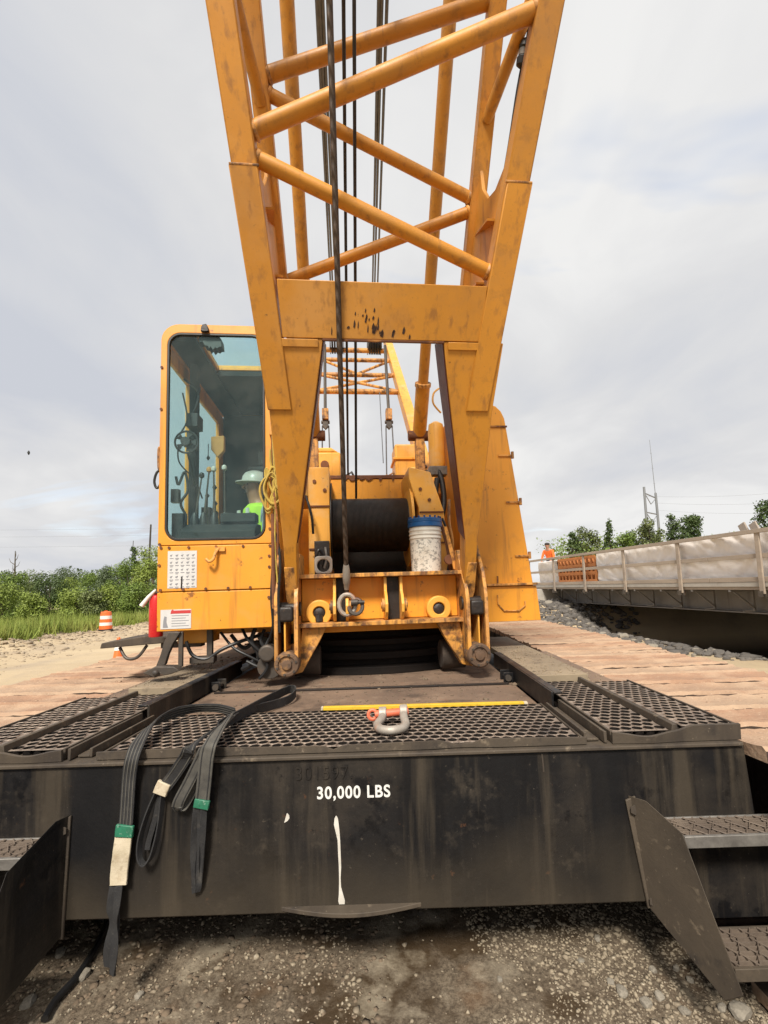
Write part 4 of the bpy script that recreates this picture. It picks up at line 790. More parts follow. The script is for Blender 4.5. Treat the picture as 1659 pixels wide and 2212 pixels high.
# ---- backstops
for sg in (1, -1):
    q0 = on_const_u(906, 938, .60); q1 = on_const_u(931, 590, .60); a_ = Vector((sg*.60, q0.y, q0.z)); d_ = (Vector((sg*.60, q1.y, q1.z))-a_)
    b = MB(MUP); b.tube(a_, a_+d_*.34, .078, n=20); bs = b.obj('backstop', 'yellow_boom', crane)
    b = MB(MUP); b.tube(a_+d_*.335, a_+d_*.36, .088, n=20); b.obj('collar', 'yellow_worn', bs, .003)
    b = MB(MUP); b.tube(a_+d_*.30, a_+d_*2.3, .055, n=18); b.obj('inner_tube', 'yellow_boom', bs)
    b = MB(MUP); b.tube(a_-Vector((.13, 0, .02)), a_+Vector((.13, 0, -.02)), .06, n=14); b.obj('backstop_pin', 'rust', bs, .006)
    b = MB(MUP); b.box(a_.x-.05, a_.x+.05, a_.y-.04, a_.y+.08, 2.9, a_.z-.045); b.obj('backstop_base', 'yellow_worn', bs, .006)
# ---- boom
def ci(s, sg=1): return sg*(.66+.043*(s-2.25))-.012
def ca(s, sg=1): return sg*(.672+.102*(s-1.85))+.018*(s-1.85)-.012                            # chord centre line: wider with length
LEN = 7.0
def legpoly(sg): return [(sg*x, y) for x, y in ((.672, -.05), (.70, .10), (.695, .50), (.722, 1.436), (.755, 1.836), (.372, 1.836), (.42, 1.55), (.605, .50), (.62, .10), (.628, -.05))]
boom = None
for sg in (-1, 1):
    b = MB(MBO); P_ = legpoly(sg); n = len(P_); dep = lambda y: .12+.13*min(1, max(0, y/1.0))
    b.add([(x, y, 0) for x, y in P_]+[(x, y, dep(y)) for x, y in P_], [list(range(n))[::-1], list(range(n, 2*n))]+[[i_, (i_+1) % n, n+(i_+1) % n, n+i_] for i_ in range(n)])
    o = b.obj('boom' if boom is None else 'boom_leg', 'yellow_boom', boom or crane, .006); boom = boom or o
    tip = [(x, y) for x, y in P_ if y < .3]; tip = [(sg*.675, -.052), (sg*.703, .10), (sg*.701, .34), (sg*.634, .34), (sg*.618, .10), (sg*.625, -.052)]
    b = MB(MBO); b.prism(tip, 'z', -.004, .14); b.obj('leg_tip', 'yellow_worn', boom, .004)
    # dark red inner web of the leg
    b = MB(MBO); b.add([(sg*.371, 1.834, .012), (sg*.418, 1.55, .012), (sg*.602, .52, .012), (sg*.602, .52, .20), (sg*.418, 1.55, .27), (sg*.371, 1.834, .27)]+[(sg*(x-.006), y, z) for x, y, z in ((.371, 1.834, .012), (.418, 1.55, .012), (.602, .52, .012), (.602, .52, .20), (.418, 1.55, .27), (.371, 1.834, .27))], [[0, 1, 4, 5], [1, 2, 3, 4], [6, 11, 10, 7], [7, 10, 9, 8], [0, 6, 7, 1], [1, 7, 8, 2], [5, 4, 10, 11], [4, 3, 9, 10], [0, 5, 11, 6], [2, 8, 9, 3]]); b.obj('leg_web', 'maroon', boom)
    # chord, doubler plate and its end
    def chord(off, w, dpt, s0, s1, mat, nm, da=0):
        x0, x1 = (ci(s0, sg), ci(s1, sg)) if off > .3 else (ca(s0, sg)+sg*da, ca(s1, sg)+sg*da)
        b = MB(MBO); b.add([(x+dx, s, o_) for x, s in ((x0, s0), (x1, s1)) for dx in (-w/2, w/2) for o_ in (off, off+dpt)], [(0, 1, 3, 2), (4, 6, 7, 5), (0, 4, 5, 1), (2, 3, 7, 6), (0, 2, 6, 4), (1, 5, 7, 3)]); return b.obj(nm, mat, boom, .008)
    chord(.004, .138, .12, 1.838, LEN, 'yellow_boom', 'chord')
    chord(-.012, .150, .013, 1.42, 2.68, 'yellow_boom', 'doubler_plate', .006)
    chord(.52, .105, .10, 2.10, LEN+.3, 'yellow_boom', 'chord', -.012)
    # plated side of the butt section between both chords
    sv = [(1.85, .13), (2.95, .13), (2.83, .18), (2.72, .27), (2.70, .36), (2.78, .46), (2.90, .52), (2.10, .52), (1.85, .30)]
    b = MB(MBO); b.add([(ca(s, sg)+(ci(s, sg)-ca(s, sg))*o_/.52+dx, s, o_) for dx in (-.012, .012) for s, o_ in sv], [list(range(9))[::-1], list(range(9, 18))]+[[i_, (i_+1) % 9, 9+(i_+1) % 9, 9+i_] for i_ in range(9)]); b.obj('side_plate', 'yellow_boom', boom, .004)
    for s0 in (2.18, 2.52):
        x = ca(s0, sg)-sg*.013; b = MB(MBO); x2 = x+(ci(s0, sg)-ca(s0, sg))*.95; b.add([(x, s0, .13), (x-sg*.10, s0, .13), (x2, s0, .50), (x, s0+.012, .13), (x-sg*.10, s0+.012, .13), (x2, s0+.012, .50)], [[0, 1, 2], [3, 5, 4], [0, 3, 4, 1], [1, 4, 5, 2], [2, 5, 3, 0]]); b.obj('gusset', 'yellow_boom', boom)
    # side lacing further up
    for k in range(5):
        s0 = 3.16+.8*k; s1 = s0+.66; lo, hi = (.54, .07) if k % 2 == 0 else (.07, .54)
        b = MB(MBO); fA = lambda s_, o_: ca(s_, sg) if o_ < .3 else ci(s_, sg)
        b.tube((fA(s0, lo), s0, lo), (fA(s1, hi), s1, hi), .036, n=12); b.obj('brace_tube', 'yellow_boom', boom)
b = MB(MBO); b.prism([(-.612, 1.840), (.612, 1.840), (.622, 2.15), (-.622, 2.15)], 'z', -.004, .02); b.box(-.60, .60, 1.842, 1.856, .021, .30); b.box(-.61, .61, 2.13, 2.147, .021, .45); b.obj('crossbeam', 'yellow_boom', boom, .004)
b = MB(MBO); b.box(-.375, .375, 1.826, 1.839, -.008, .05); b.obj('beam_edge', 'rust', boom, .003)
for sg in (-1, 1):
    b = MB(MBO); b.box(min(sg*.40, sg*.62), max(sg*.40, sg*.62), 1.79, 1.835, -.010, -.001); b.obj('seam_plate', 'yellow_boom', boom, .003)
# grease and rust smears on the crossbeam where the rope rubs
for k in range(18):
    x = random.gauss(-.08, .10); s0 = 1.845+abs(random.gauss(0, .04)); w = random.uniform(.003, .012); h = random.uniform(.01, .045)
    b = MB(MBO); b.prism([(x-w, s0), (x+w*.3, s0-.004), (x+w, s0+h*.5), (x+w*.2, s0+h), (x-w*.6, s0+h*.6)], 'z', -.0062, -.0042); b.obj('grease_smear', 'rust_dark', boom, smooth=False)
for k in range(9):
    x = random.gauss(-.13, .05); s0 = 1.97+random.gauss(0, .02); w = random.uniform(.003, .009); h = random.uniform(.01, .03)
    b = MB(MBO); b.prism([(x-w, s0), (x+w*.3, s0-.004), (x+w, s0+h*.5), (x+w*.2, s0+h), (x-w*.6, s0+h*.6)], 'z', -.0062, -.0042); b.obj('grease_smear', 'rust_dark', boom, smooth=False)
# lacing across the underside and the top side
def lace(p, q, off, r):
    a_ = onB(*p, off); c_ = onB(*q, off); b = MB(MBO); b.tube(a_, c_, r, n=18); o = b.obj('brace_tube', 'yellow_boom', boom); d_ = (c_-a_).normalized(); cf = (ca if off < .3 else ci)
    for e_, g_ in ((a_, d_), (c_, -d_)):
        hw_ = (.069 if off < .3 else .0525)+.002; sg = 1 if e_.x > 0 else -1; k_ = (abs(e_.x)-abs(cf(e_.y, sg))+hw_)/max(.3, abs(g_.x)); w0 = e_+g_*max(.01, k_)
        b = MB(MBO); b.path([w0-g_*.006, w0+g_*.006, w0+g_*.013], [r+.007, r+.006, r+.0005], 18); b.obj('weld_bead', 'yellow_worn', boom)
    return o
lace((535, 288), (1170, 18), .065, .046); lace((545, 338), (1062, 592), .065, .042)
lace((562, 168), (1090, -10), .57, .044); lace((565, 196), (1030, 436), .57, .038); lace((1030, 452), (615, 608), .57, .038)
for k in range(4):                                                  # continuing out of the picture
    s0, s1 = 3.5+.95*k, 4.35+.95*k; sg = 1 if k % 2 == 0 else -1
    b = MB(MBO); b.tube((ca(s0, sg), s0, .065), (ca(s1, -sg), s1, .065), .044, n=14); b.obj('brace_tube', 'yellow_boom', boom)
    b = MB(MBO); b.tube((ci(s0+.35, sg), s0+.35, .57), (ci(s1+.35, -sg), s1+.35, .57), .04, n=14); b.obj('brace_tube', 'yellow_boom', boom)
# weld seam rings and pipe joint marks
for (px, py), ax_ in (((505, 355), 0), ((1128, 395), 0)):
    q = onB(px, py, 0); sg = -1 if px < 800 else 1
    b = MB(MBO); b.box(ca(q.y, sg)-.078, ca(q.y, sg)+.078, q.y-.006, q.y+.006, -.0135, .0); b.obj('weld_bead', 'yellow_worn', boom, .003)
# load cell cable along the right chord
pts = [onB(*p, .30) for p in ((1145, -30), (1142, 60), (1118, 190), (1098, 320), (1075, 450), (1052, 575))]
b = MB(MBO); b.path(spline(pts, 5), .007, 6); b.obj('sensor_cable', 'hose', boom)
p0_, p1_ = onB(1136, 82, .30), onB(1124, 148, .30)
b = MB(MBO); d_ = p1_-p0_; b.path([p0_+d_*f for f in (0, .12, .3, .36, .6, .66, .9, 1)], [.008, .026, .03, .024, .024, .031, .028, .008], 12); b.obj('sensor_body', 'rubber', boom)
b = MB(MBO); b.path([p0_+d_*f for f in (.37, .59)], .0255, 12); b.obj('sensor_band', 'galvanised', boom)
# ---- ropes
def rope(nm, mat, pts, r, n=8):
    b = MB(); b.path(pts, r, n); return b.obj(nm, mat, crane)
main_top = MBO @ Vector((-.30, 7.0, -.22)); main_bot = MUP @ Vector((-.262, -1.50, 1.70))
rope('hoist_rope', 'rope_brown', [main_bot.lerp(main_top, k/24) for k in range(25)], .0165, 10)
sk = main_bot.lerp(main_top, .012); sk2 = main_bot.lerp(main_top, .030)
b = MB(); b.path([sk.lerp(sk2, f) for f in (-.3, 0, .1, .5, .9, 1.15, 1.3)], [.0195, .022, .027, .029, .027, .023, .0195], 12); sock = b.obj('rope_socket', 'shackle_grey', crane)
b = MB(MUP); b.path([(-.262+.06*math.sin(a_), -1.53, 1.625+.075*math.cos(a_)) for a_ in [2*math.pi*j/18 for j in range(18)]], .017, 8, closed=True); b.obj('rope_shackle', 'shackle_grey', crane)
b = MB(MUP); b.path([(-.20+.05*math.sin(a_), -1.55+.02*math.cos(a_), 1.61+.055*math.cos(a_)) for a_ in [2*math.pi*j/16 for j in range(13)]], .015, 8); b.lathe([(.024, -.03), (.024, .02), (.014, .025), (.014, .07)], (-.205, -1.56, 1.64), 'x', 10); b.obj('rope_shackle', 'iron', crane)
for (px, py, off), (u_, v_, z_), r, mat in (((765, 0, .3), (-.155, -.56, 2.61), .011, 'rope'), ((742, 0, .3), (-.225, .3, 2.97), .011, 'rope')):
    a_ = MUP @ Vector((u_, v_, z_)); c_ = MBO @ onB(px, py, off); rope('hoist_rope', mat, [a_, c_, a_+(c_-a_)*1.7], r)
for px, x1 in ((684, -.44), (690, -.40), (697, -.34), (818, .34), (825, .38), (836, .43)):
    a_ = MUP @ (Vector(mpt(fx(752), x1))+Vector((0, -.12, .12))); c_ = MBO @ onB(px, 0, .9); rope('boom_hoist_rope', 'rope_far', [a_, c_, a_+(c_-a_)*1.5], .012)
a_ = MUP @ onU(820, 848, 1.6); c_ = MUP @ onU(828, 1000, .9); rope('signal_cable', 'rope_far', [a_, c_], .006)

# dried dirt crumbs on the deck and walkways, too small to count
n = 1300; wx = rng.random(n); gx = np.where(wx < .45, rng.uniform(-1.32, .79, n), np.where(wx < .72, rng.uniform(.86, 1.36, n), rng.uniform(-1.9, -1.39, n))); gy = np.where(wx < .45, 2.58+1.2*rng.random(n), 3.03+1.3*rng.random(n)); zc_ = np.where(wx < .45, 1.051, np.where(np.abs(gx+.265) < 1.47, 1.156, 1.101)); sz = np.clip(rng.lognormal(math.log(.005), .6, n), .002, .022)
cm_ = wx < .45; P3 = np.stack([gx, gy, zc_+sz*.1], 1)
stuff(scatter('dirt_crumbs', P3[cm_], sz[cm_], 'clod', carbody, squash=.5)); stuff(scatter('dirt_crumbs', P3[~cm_], sz[~cm_], 'dust_plate', carbody, squash=.5))
# ---- operator cab
UL, UR, V0, V1, Z0, Z1 = -1.60, -.80, -1.55, .10, 1.483, 3.765
def corners(x0, x1, y0, y1, rs, n=5):
    out = []
    for (cx, cy, a0, r) in ((x1-rs[0], y1-rs[0], 0, rs[0]), (x0+rs[1], y1-rs[1], 90, rs[1]), (x0+rs[2], y0+rs[2], 180, rs[2]), (x1-rs[3], y0+rs[3], 270, rs[3])):
        out += [(cx+r*math.cos(rad(a0+90*k/n)), cy+r*math.sin(rad(a0+90*k/n))) for k in range(n+1)]
    return out
win = rrect(-1.552, -.846, 2.125, 3.692, .095, 6)
b = MB(MUP); b.ring(corners(UL, UR, 2.092, Z1, (.05, .13, .004, .004), 6), win, 'y', V0, V0+.045); cab = b.obj('cab', 'yellow', crane, .008)
b = MB(MUP); b.ring(rrect(-1.552, -.846, 2.125, 3.692, .095, 6), rrect(-1.537, -.861, 2.14, 3.677, .082, 6), 'y', V0-.006, V0+.02); b.obj('window_gasket', 'rubber', cab, .002)
b = MB(MUP); b.prism(rrect(-1.54, -.858, 2.137, 3.68, .083, 6), 'y', V0+.006, V0+.012); b.obj('window_pane', 'glass', cab, smooth=False)
b = MB(MUP); b.box(UL, UR, V0, V0+.04, 1.762, 2.088); b.obj('front_panel', 'yellow', cab, .006)
b = MB(MUP); b.box(UL, UR, V0+.004, V0+.04, Z0, 1.757); b.obj('front_panel', 'yellow', cab, .006)
# left side: sill, header, posts, panes
b = MB(MUP); b.box(UL, UL+.03, V0+.046, V1, Z0, 2.09); b.obj('side_panel', 'yellow', cab, .005)
b = MB(MUP); b.box(UL, UL+.03, V0+.046, V1, 2.092, 2.12); b.box(UL, UL+.03, V0+.046, V1, 3.52, 3.64); b.box(UL, UL+.035, -1.02, -.90, 2.121, 3.519); b.box(UL, UL+.035, -.10, V1, 2.121, 3.519); b.obj('side_frame', 'yellow', cab, .005)
b = MB(MUP); b.box(UL+.01, UL+.016, V0+.05, -1.021, 2.121, 3.519); b.obj('window_pane', 'glass', cab, smooth=False)
b = MB(MUP); b.box(UL+.01, UL+.016, -.899, -.101, 2.121, 3.519); b.obj('window_pane', 'glass', cab, smooth=False)
b = MB(MUP); b.box(UR-.03, UR, V0+.046, V1, Z0, 2.3); b.box(UR-.03, UR, V0+.046, V1, 3.4, 3.70); b.box(UR-.03, UR, -1.1, -.9, 2.3, 3.4); b.box(UR-.03, UR, -.1, V1, 2.3, 3.4); b.obj('side_panel', 'yellow', cab, .005)
b = MB(MUP); b.box(UR-.02, UR-.014, V0+.05, -1.101, 2.301, 3.399); b.obj('window_pane', 'glass', cab, smooth=False)
b = MB(MUP); b.box(UL+.031, UR-.031, V1-.03, V1, Z0, 3.70); b.obj('rear_wall', 'yellow', cab, .005)
SKB = -.90
b = MB(MUP); b.prism([(UL, 3.645), (UL+.005, 3.68), (UL+.05, 3.74), (UL+.13, 3.765), (-1.36, 3.765), (-1.36, 3.72), (UL+.10, 3.70)], 'y', V0+.046, V1); b.box(-1.359, UR, SKB, V1, 3.72, 3.765); b.box(-.85, UR, V0+.046, SKB-.001, 3.72, 3.765); b.obj('roof', 'yellow', cab, .004)
b = MB(MUP); b.box(-1.358, -.851, V0+.048, SKB-.002, 3.74, 3.746); b.obj('skylight_pane', 'glass', cab, smooth=False)
# lining, floor, console, seat
b = MB(MUP); b.box(UL+.04, -1.365, V0+.05, V1-.04, 3.655, 3.69); b.box(-1.364, UR-.035, SKB+.004, V1-.04, 3.67, 3.715); b.box(UL+.04, UR-.035, V1-.06, V1-.032, 1.6, 3.66); b.box(UR-.05, UR-.033, V0+.05, V1-.065, 1.6, 2.6); b.box(UL+.032, UL+.05, V0+.06, V1-.065, 1.6, 2.115); b.obj('cab_lining', 'cab_inner', cab)
b = MB(MUP); b.box(UL+.032, UR-.034, V0+.045, V1-.065, 1.56, 1.60); b.obj('cab_floor', 'cab_inner', cab)
b = MB(MUP); b.prism([(V0+.05, 1.6), (V0+.05, 2.20), (-1.40, 2.26), (-1.25, 2.27), (-1.25, 1.6)], 'x', -1.47, -.93); b.obj('console', 'cab_inner', cab, .01)
b = MB(MUP); b.box(-1.20, -.94, -1.43, -1.30, 2.272, 2.34); b.obj('gauge_box', 'cab_inner', cab, .006)
b = MB(MUP); b.box(-1.53, -1.47, -1.14, -1.05, 1.6, 3.66); b.obj('door_post', 'cab_inner', cab, .01)
for u0_, u1_, zt, kn in ((-1.415, -1.365, 2.64, 'knob'), (-1.35, -1.31, 2.685, 'tan_panel'), (-1.27, -1.275, 2.69, 'hat_white'), (-1.19, -1.195, 2.70, 'hat_white')):
    b = MB(MUP); b.path([(u0_, -1.33, 2.27), (u0_*.6+u1_*.4, -1.33, 2.45), (u1_, -1.335, zt)], [.011, .008, .006], 8); lv = b.obj('lever', 'iron', cab)
    b = MB(MUP); b.lathe([(.004, -.025), (.018, -.015), (.021, 0), (.017, .015), (.004, .024)], (u1_, -1.335, zt+.015), 'z', 12); b.obj('lever_knob', kn, cab)
    b = MB(MUP); b.lathe([(.034, 0), (.032, .05), (.014, .10)], (u0_, -1.33, 2.262), 'z', 12); b.obj('lever_boot', 'rubber', cab)
# small cab fan, mirror arm, hanging lamp, visor
b = MB(MUP); b.path([(-1.46+.085*math.cos(a_), -1.40, 2.90+.085*math.sin(a_)) for a_ in [2*math.pi*k/20 for k in range(20)]], .008, 6, closed=True); b.lathe([(.035, -.05), (.04, 0), (.02, .02)], (-1.46, -1.38, 2.90), 'y', 12)
for k in range(5):
    a_ = k*1.2566; b.prism([(-1.46+.02*math.cos(a_), 2.90+.02*math.sin(a_)), (-1.46+.075*math.cos(a_-.35), 2.90+.075*math.sin(a_-.35)), (-1.46+.078*math.cos(a_+.3), 2.90+.078*math.sin(a_+.3))], 'y', -1.404, -1.398)
b.path(spline([(-1.46, -1.37, 2.82), (-1.45, -1.30, 2.70), (-1.48, -1.15, 2.62)], 5), .008, 6); b.path(spline([(-1.52, -1.40, 2.88), (-1.51, -1.40, 2.74), (-1.42, -1.32, 2.62), (-1.40, -1.2, 2.5)], 6), .006, 6); b.obj('cab_fan', 'rubber', cab)
b = MB(MUP); b.box(-1.50, -1.41, -1.30, -1.16, 3.06, 3.17); b.tube((-1.47, -1.2, 3.17), (-1.44, -1.15, 3.45), .008, n=6); b.obj('radio_box', 'rubber', cab, .01)
b = MB(MUP); b.prism([(-1.37, 3.05), (-1.265, 3.06), (-1.265, 2.93), (-1.315, 2.87), (-1.37, 2.94)], 'y', -1.08, -1.03); b.obj('sun_visor', 'tan_panel', cab, .006)
b = MB(MUP); b.tube((-1.385, -1.1, 2.87), (-1.385, -1.1, 2.98), .004, n=6); b.lathe([(.004, -.02), (.016, 0), (.004, .02)], (-1.385, -1.1, 2.86), 'z', 8); b.obj('pull_cord', 'knob', cab)
b = MB(MUP); b.path(spline([(-1.52, -1.44, 2.62), (-1.50, -1.44, 2.56), (-1.46, -1.43, 2.66), (-1.44, -1.42, 2.52), (-1.49, -1.42, 2.42), (-1.45, -1.42, 2.32), (-1.47, -1.42, 2.24)], 6), .010, 7); b.box(-1.545, -1.49, -1.47, -1.42, 2.42, 2.52); b.obj('wiring_loom', 'rubber', cab)
b = MB(MUP); b.box(-1.22, -.86, -.40, -.28, 1.95, 2.98); b.box(-1.22, -.86, -.82, -.40, 1.90, 2.02); b.box(-1.12, -.96, -.36, -.30, 2.98, 3.16); b.obj('seat', 'seat_black', cab, .03)
b = MB(MUP); b.box(-1.15, -.93, -.75, -.45, 1.602, 1.90); b.obj('seat_base', 'cab_inner', cab, .01)
# wiper motor and its dark bracket at the top of the windscreen
b = MB(MUP); b.prism([(-1.335, 3.685), (-1.335, 3.635), (-1.31, 3.64), (-1.295, 3.61), (-1.27, 3.605), (-1.262, 3.58), (-1.25, 3.60), (-1.232, 3.572), (-1.215, 3.595), (-1.20, 3.585), (-1.185, 3.60), (-1.165, 3.60), (-1.17, 3.66), (-1.185, 3.685)], 'y', V0+.022, V0+.10); b.obj('wiper_motor', 'rubber', cab, .004)
b = MB(MUP); b.prism([(-1.31, 3.70), (-1.305, 3.735), (-1.295, 3.75), (-1.27, 3.757), (-1.262, 3.745), (-1.255, 3.73), (-1.25, 3.70), (-1.28, 3.695)], 'y', V0-.028, V0-.001); b.obj('wiper_spindle', 'grease_and_shade', cab, .004)
# rivets, screws, hook on the lower panels
for u_, z_ in [(-1.52, 2.075)]+[(-1.575+.19*k, 2.075) for k in range(5)]+[(-1.575+.155*k, 1.775) for k in range(6)]+[(-.82, 2.0), (-.82, 1.92), (-1.585, 1.95), (-.825, 1.70), (-1.585, 2.10), (-1.59, 3.42), (-1.59, 3.1), (-.815, 2.2)]:
    b = MB(MUP); b.lathe([(.010, -.008), (.010, -.001)], (u_, V0, z_), 'y', 8); b.obj('screw', 'rust', cab, smooth=False)
b = MB(MUP); b.path(spline([(-1.17, V0-.01, 2.065), (-1.19, V0-.03, 2.03), (-1.20, V0-.05, 1.985), (-1.225, V0-.06, 1.965), (-1.25, V0-.05, 1.985)], 5), .011, 8); b.box(-1.20, -1.13, V0-.02, V0-.001, 2.04, 2.07); b.obj('tow_hook', 'yellow_worn', cab)
b = MB(MUP); b.path([(-1.43, V0-.004, 1.865), (-1.432, V0-.004, 1.78)], .005, 6); b.obj('paint_scar', 'grease_and_shade', cab)
# placards with rows of pictograms
b = MB(MUP); b.box(-1.528, -1.328, V0-.003, V0-.0005, 1.785, 2.05); pl = b.obj('placard', 'placard', cab)
b = MB(MUP)
for r_ in range(5):
    for c_ in range(5):
        u_ = -1.513+.0375*c_; z_ = 2.022-.051*r_; s_ = random.uniform(.008, .013)
        b.prism([(u_+.002, z_), (u_+.008+s_, z_+.004), (u_+s_*1.2, z_-.008), (u_+.01, z_-.013), (u_, z_-.006)], 'y', V0-.0042, V0-.0032); b.box(u_-.001, u_+.024, V0-.0042, V0-.0032, z_-.027, z_-.022)
        if (r_+c_) % 2: b.box(u_+.002, u_+.020, V0-.0042, V0-.0032, z_-.035, z_-.031)
stuff(b.obj('pictogram_print', 'print_grey', cab))
b = MB(MUP); b.box(-1.572, -1.365, V0, V0+.0035, 1.50, 1.635); b.obj('placard', 'placard', cab)
b = MB(MUP); b.prism([(-1.50, 1.628), (-1.49, 1.637), (-1.482, 1.628), (-1.367, 1.628), (-1.367, 1.606), (-1.505, 1.606)], 'y', V0-.0012, V0-.0002); b.obj('placard_header', 'print_red', cab)
b = MB(MUP)
for k in range(5): b.box(-1.497, -1.38-.02*(k % 2), V0-.0012, V0-.0002, 1.590-.018*k, 1.594-.018*k)
b.prism([(-1.555, 1.51), (-1.552, 1.56), (-1.545, 1.59), (-1.53, 1.585), (-1.532, 1.55), (-1.52, 1.51)], 'y', V0-.0012, V0-.0002); stuff(b.obj('placard_print', 'print_grey', cab))
# door handle loop and grab bar on the left edge
b = MB(MUP); b.path(spline([(-1.60, -1.50, 2.825), (-1.622, -1.50, 2.822), (-1.625, -1.50, 2.75), (-1.62, -1.50, 2.665), (-1.60, -1.50, 2.66)], 5), .008, 7); b.obj('door_handle', 'yellow_worn', cab)
b = MB(MUP); b.path(spline([(-1.595, -1.49, 2.665), (-1.632, -1.50, 2.64), (-1.65, -1.50, 2.575), (-1.637, -1.50, 2.525), (-1.615, -1.50, 2.535), (-1.597, -1.49, 2.60)], 6), .009, 7); b.obj('grab_loop', 'rubber', cab)
# supports and hoses below the cab
b = MB(MUP); b.box(-1.50, -1.26, -1.42, -1.20, 1.38, 1.48); b.box(-1.5, -.8, -1.30, .05, 1.43, 1.48); b.obj('cab_beam', 'yellow', cab, .006)
b = MB(MUP); b.box(-1.29, -1.25, -1.44, -1.40, 1.27, 1.48); b.box(-1.40, -1.23, -1.47, -1.38, 1.24, 1.285); b.obj('hose_bracket', 'iron', cab, .004)
hs = [[(-1.43, -1.45, 1.40), (-1.38, -1.46, 1.30), (-1.28, -1.46, 1.27), (-1.18, -1.45, 1.33), (-1.05, -1.42, 1.38), (-.9, -1.35, 1.42)], [(-1.2, -1.40, 1.45), (-1.1, -1.44, 1.34), (-.98, -1.45, 1.27), (-.86, -1.42, 1.20), (-.8, -1.3, 1.16)], [(-1.05, -1.38, 1.47), (-1.0, -1.44, 1.40), (-.93, -1.46, 1.33), (-.86, -1.45, 1.27), (-.80, -1.40, 1.28)],
      [(-.95, -1.4, 1.47), (-.97, -1.43, 1.38), (-.92, -1.44, 1.28), (-.95, -1.42, 1.22), (-1.05, -1.38, 1.17)], [(-.88, -1.42, 1.46), (-.90, -1.45, 1.38), (-.86, -1.46, 1.33), (-.83, -1.46, 1.40), (-.82, -1.42, 1.46)], [(-1.15, -1.3, 1.42), (-1.05, -1.33, 1.32), (-.95, -1.34, 1.36), (-.85, -1.3, 1.25)],
      [(-.83, -1.5, 1.40), (-.87, -1.52, 1.30), (-.84, -1.53, 1.20), (-.90, -1.52, 1.12)], [(-1.0, -1.46, 1.24), (-.92, -1.47, 1.20), (-.85, -1.46, 1.18), (-.80, -1.40, 1.2)]]
for k, h in enumerate(hs):
    b = MB(MUP); b.path(spline(h, 6), random.uniform(.010, .016), 8); b.obj('hose', 'hose', cab)
b = MB(MUP); b.lathe([(.05, -.06), (.062, -.05), (.062, .05), (.05, .06)], (-.84, -1.50, 1.30), 'y', 16); b.lathe([(.09, -.05), (.09, .05)], (-.83, -1.45, 1.20), 'y', 18); b.obj('swivel_fitting', 'iron', cab, .004)
b = MB(MUP); b.prism([(-1.50, 1.48), (-1.42, 1.48), (-1.47, 1.40), (-1.50, 1.33), (-1.52, 1.26), (-1.58, 1.25), (-1.55, 1.33), (-1.53, 1.41)], 'y', -1.60, -1.555); b.box(-1.44, -1.41, -1.58, -1.555, 1.24, 1.48); b.obj('step_bracket', 'iron', cab, .004)
b = MB(MUP); b.prism([(-1.64, 1.222), (-1.56, 1.262), (-1.44, 1.255), (-1.40, 1.225), (-1.46, 1.205), (-1.57, 1.19)], 'y', -1.66, -1.57); b.lathe([(.022, -.012), (.016, -.03), (.006, -.034)], (-1.55, -1.66, 1.222), 'y', 14); b.obj('step_foot', 'iron', cab, .005)
b = MB(MUP); b.prism([(-2.12, 1.352), (-1.62, 1.375), (-1.60, 1.40), (-1.75, 1.44), (-2.11, 1.392)], 'y', -1.25, -.75); b.obj('catwalk', 'steel_dusty', cab, .006)
b = MB(MUP); b.path(spline([(-2.0, -1.2, 1.35), (-1.94, -1.22, 1.27), (-1.86, -1.22, 1.275), (-1.80, -1.2, 1.36)], 5), .012, 8); b.box(-1.70, -1.40, -1.2, -1.1, 1.33, 1.37); b.obj('catwalk_bracket', 'iron', cab)

for k, pp in enumerate(([(-.79, -1.57, 2.95), (-.775, -1.60, 2.7), (-.76, -1.62, 2.45), (-.77, -1.61, 2.1), (-.755, -1.6, 1.8)], [(-.80, -1.57, 2.6), (-.765, -1.63, 2.4), (-.745, -1.64, 2.2), (-.75, -1.62, 2.0)], [(-.785, -1.57, 2.2), (-.74, -1.62, 2.05), (-.73, -1.64, 1.9), (-.745, -1.63, 1.7), (-.74, -1.62, 1.45)], [(-.79, -1.58, 1.95), (-.80, -1.60, 1.7), (-.79, -1.60, 1.5), (-.83, -1.55, 1.38)])):
    b = MB(MUP); b.path(spline(pp, 6), (.006, .008, .010, .009)[k], 7); b.obj('cable', ('rope_yellow', 'rust', 'hose', 'hose')[k], cab)
for z_, h_ in ((2.9, .10), (2.62, .05)):
    b = MB(MUP); b.box(-.812, -.79, -1.575, -1.552, z_, z_+h_); b.obj('hinge', 'yellow_worn', cab, .003)
for u_, v_, zt_, z0_ in ((-1.44, -1.0, 2.55, 1.62), (-1.40, -.9, 2.50, 1.62), (-1.33, -1.18, 2.58, 2.2)):
    b = MB(MUP); b.tube((u_, v_, z0_), (u_+.02, v_, zt_), .010, .007, 8); b.lathe([(.004, -.022), (.02, 0), (.004, .022)], (u_+.02, v_, zt_+.012), 'z', 10); b.obj('lever', 'knob', cab)
b = MB(MUP); b.box(-1.53, -1.45, -.80, -.55, 2.15, 2.50); b.box(-1.54, -1.46, -1.46, -1.36, 2.12, 2.34); b.path(spline([(-1.50, -1.38, 3.3), (-1.47, -1.36, 3.1), (-1.52, -1.36, 2.98)], 5), .007, 6); b.path(spline([(-1.52, -1.3, 3.45), (-1.42, -1.25, 3.35), (-1.46, -1.25, 3.18)], 5), .009, 6); b.obj('cab_clutter', 'rubber', cab, .006)
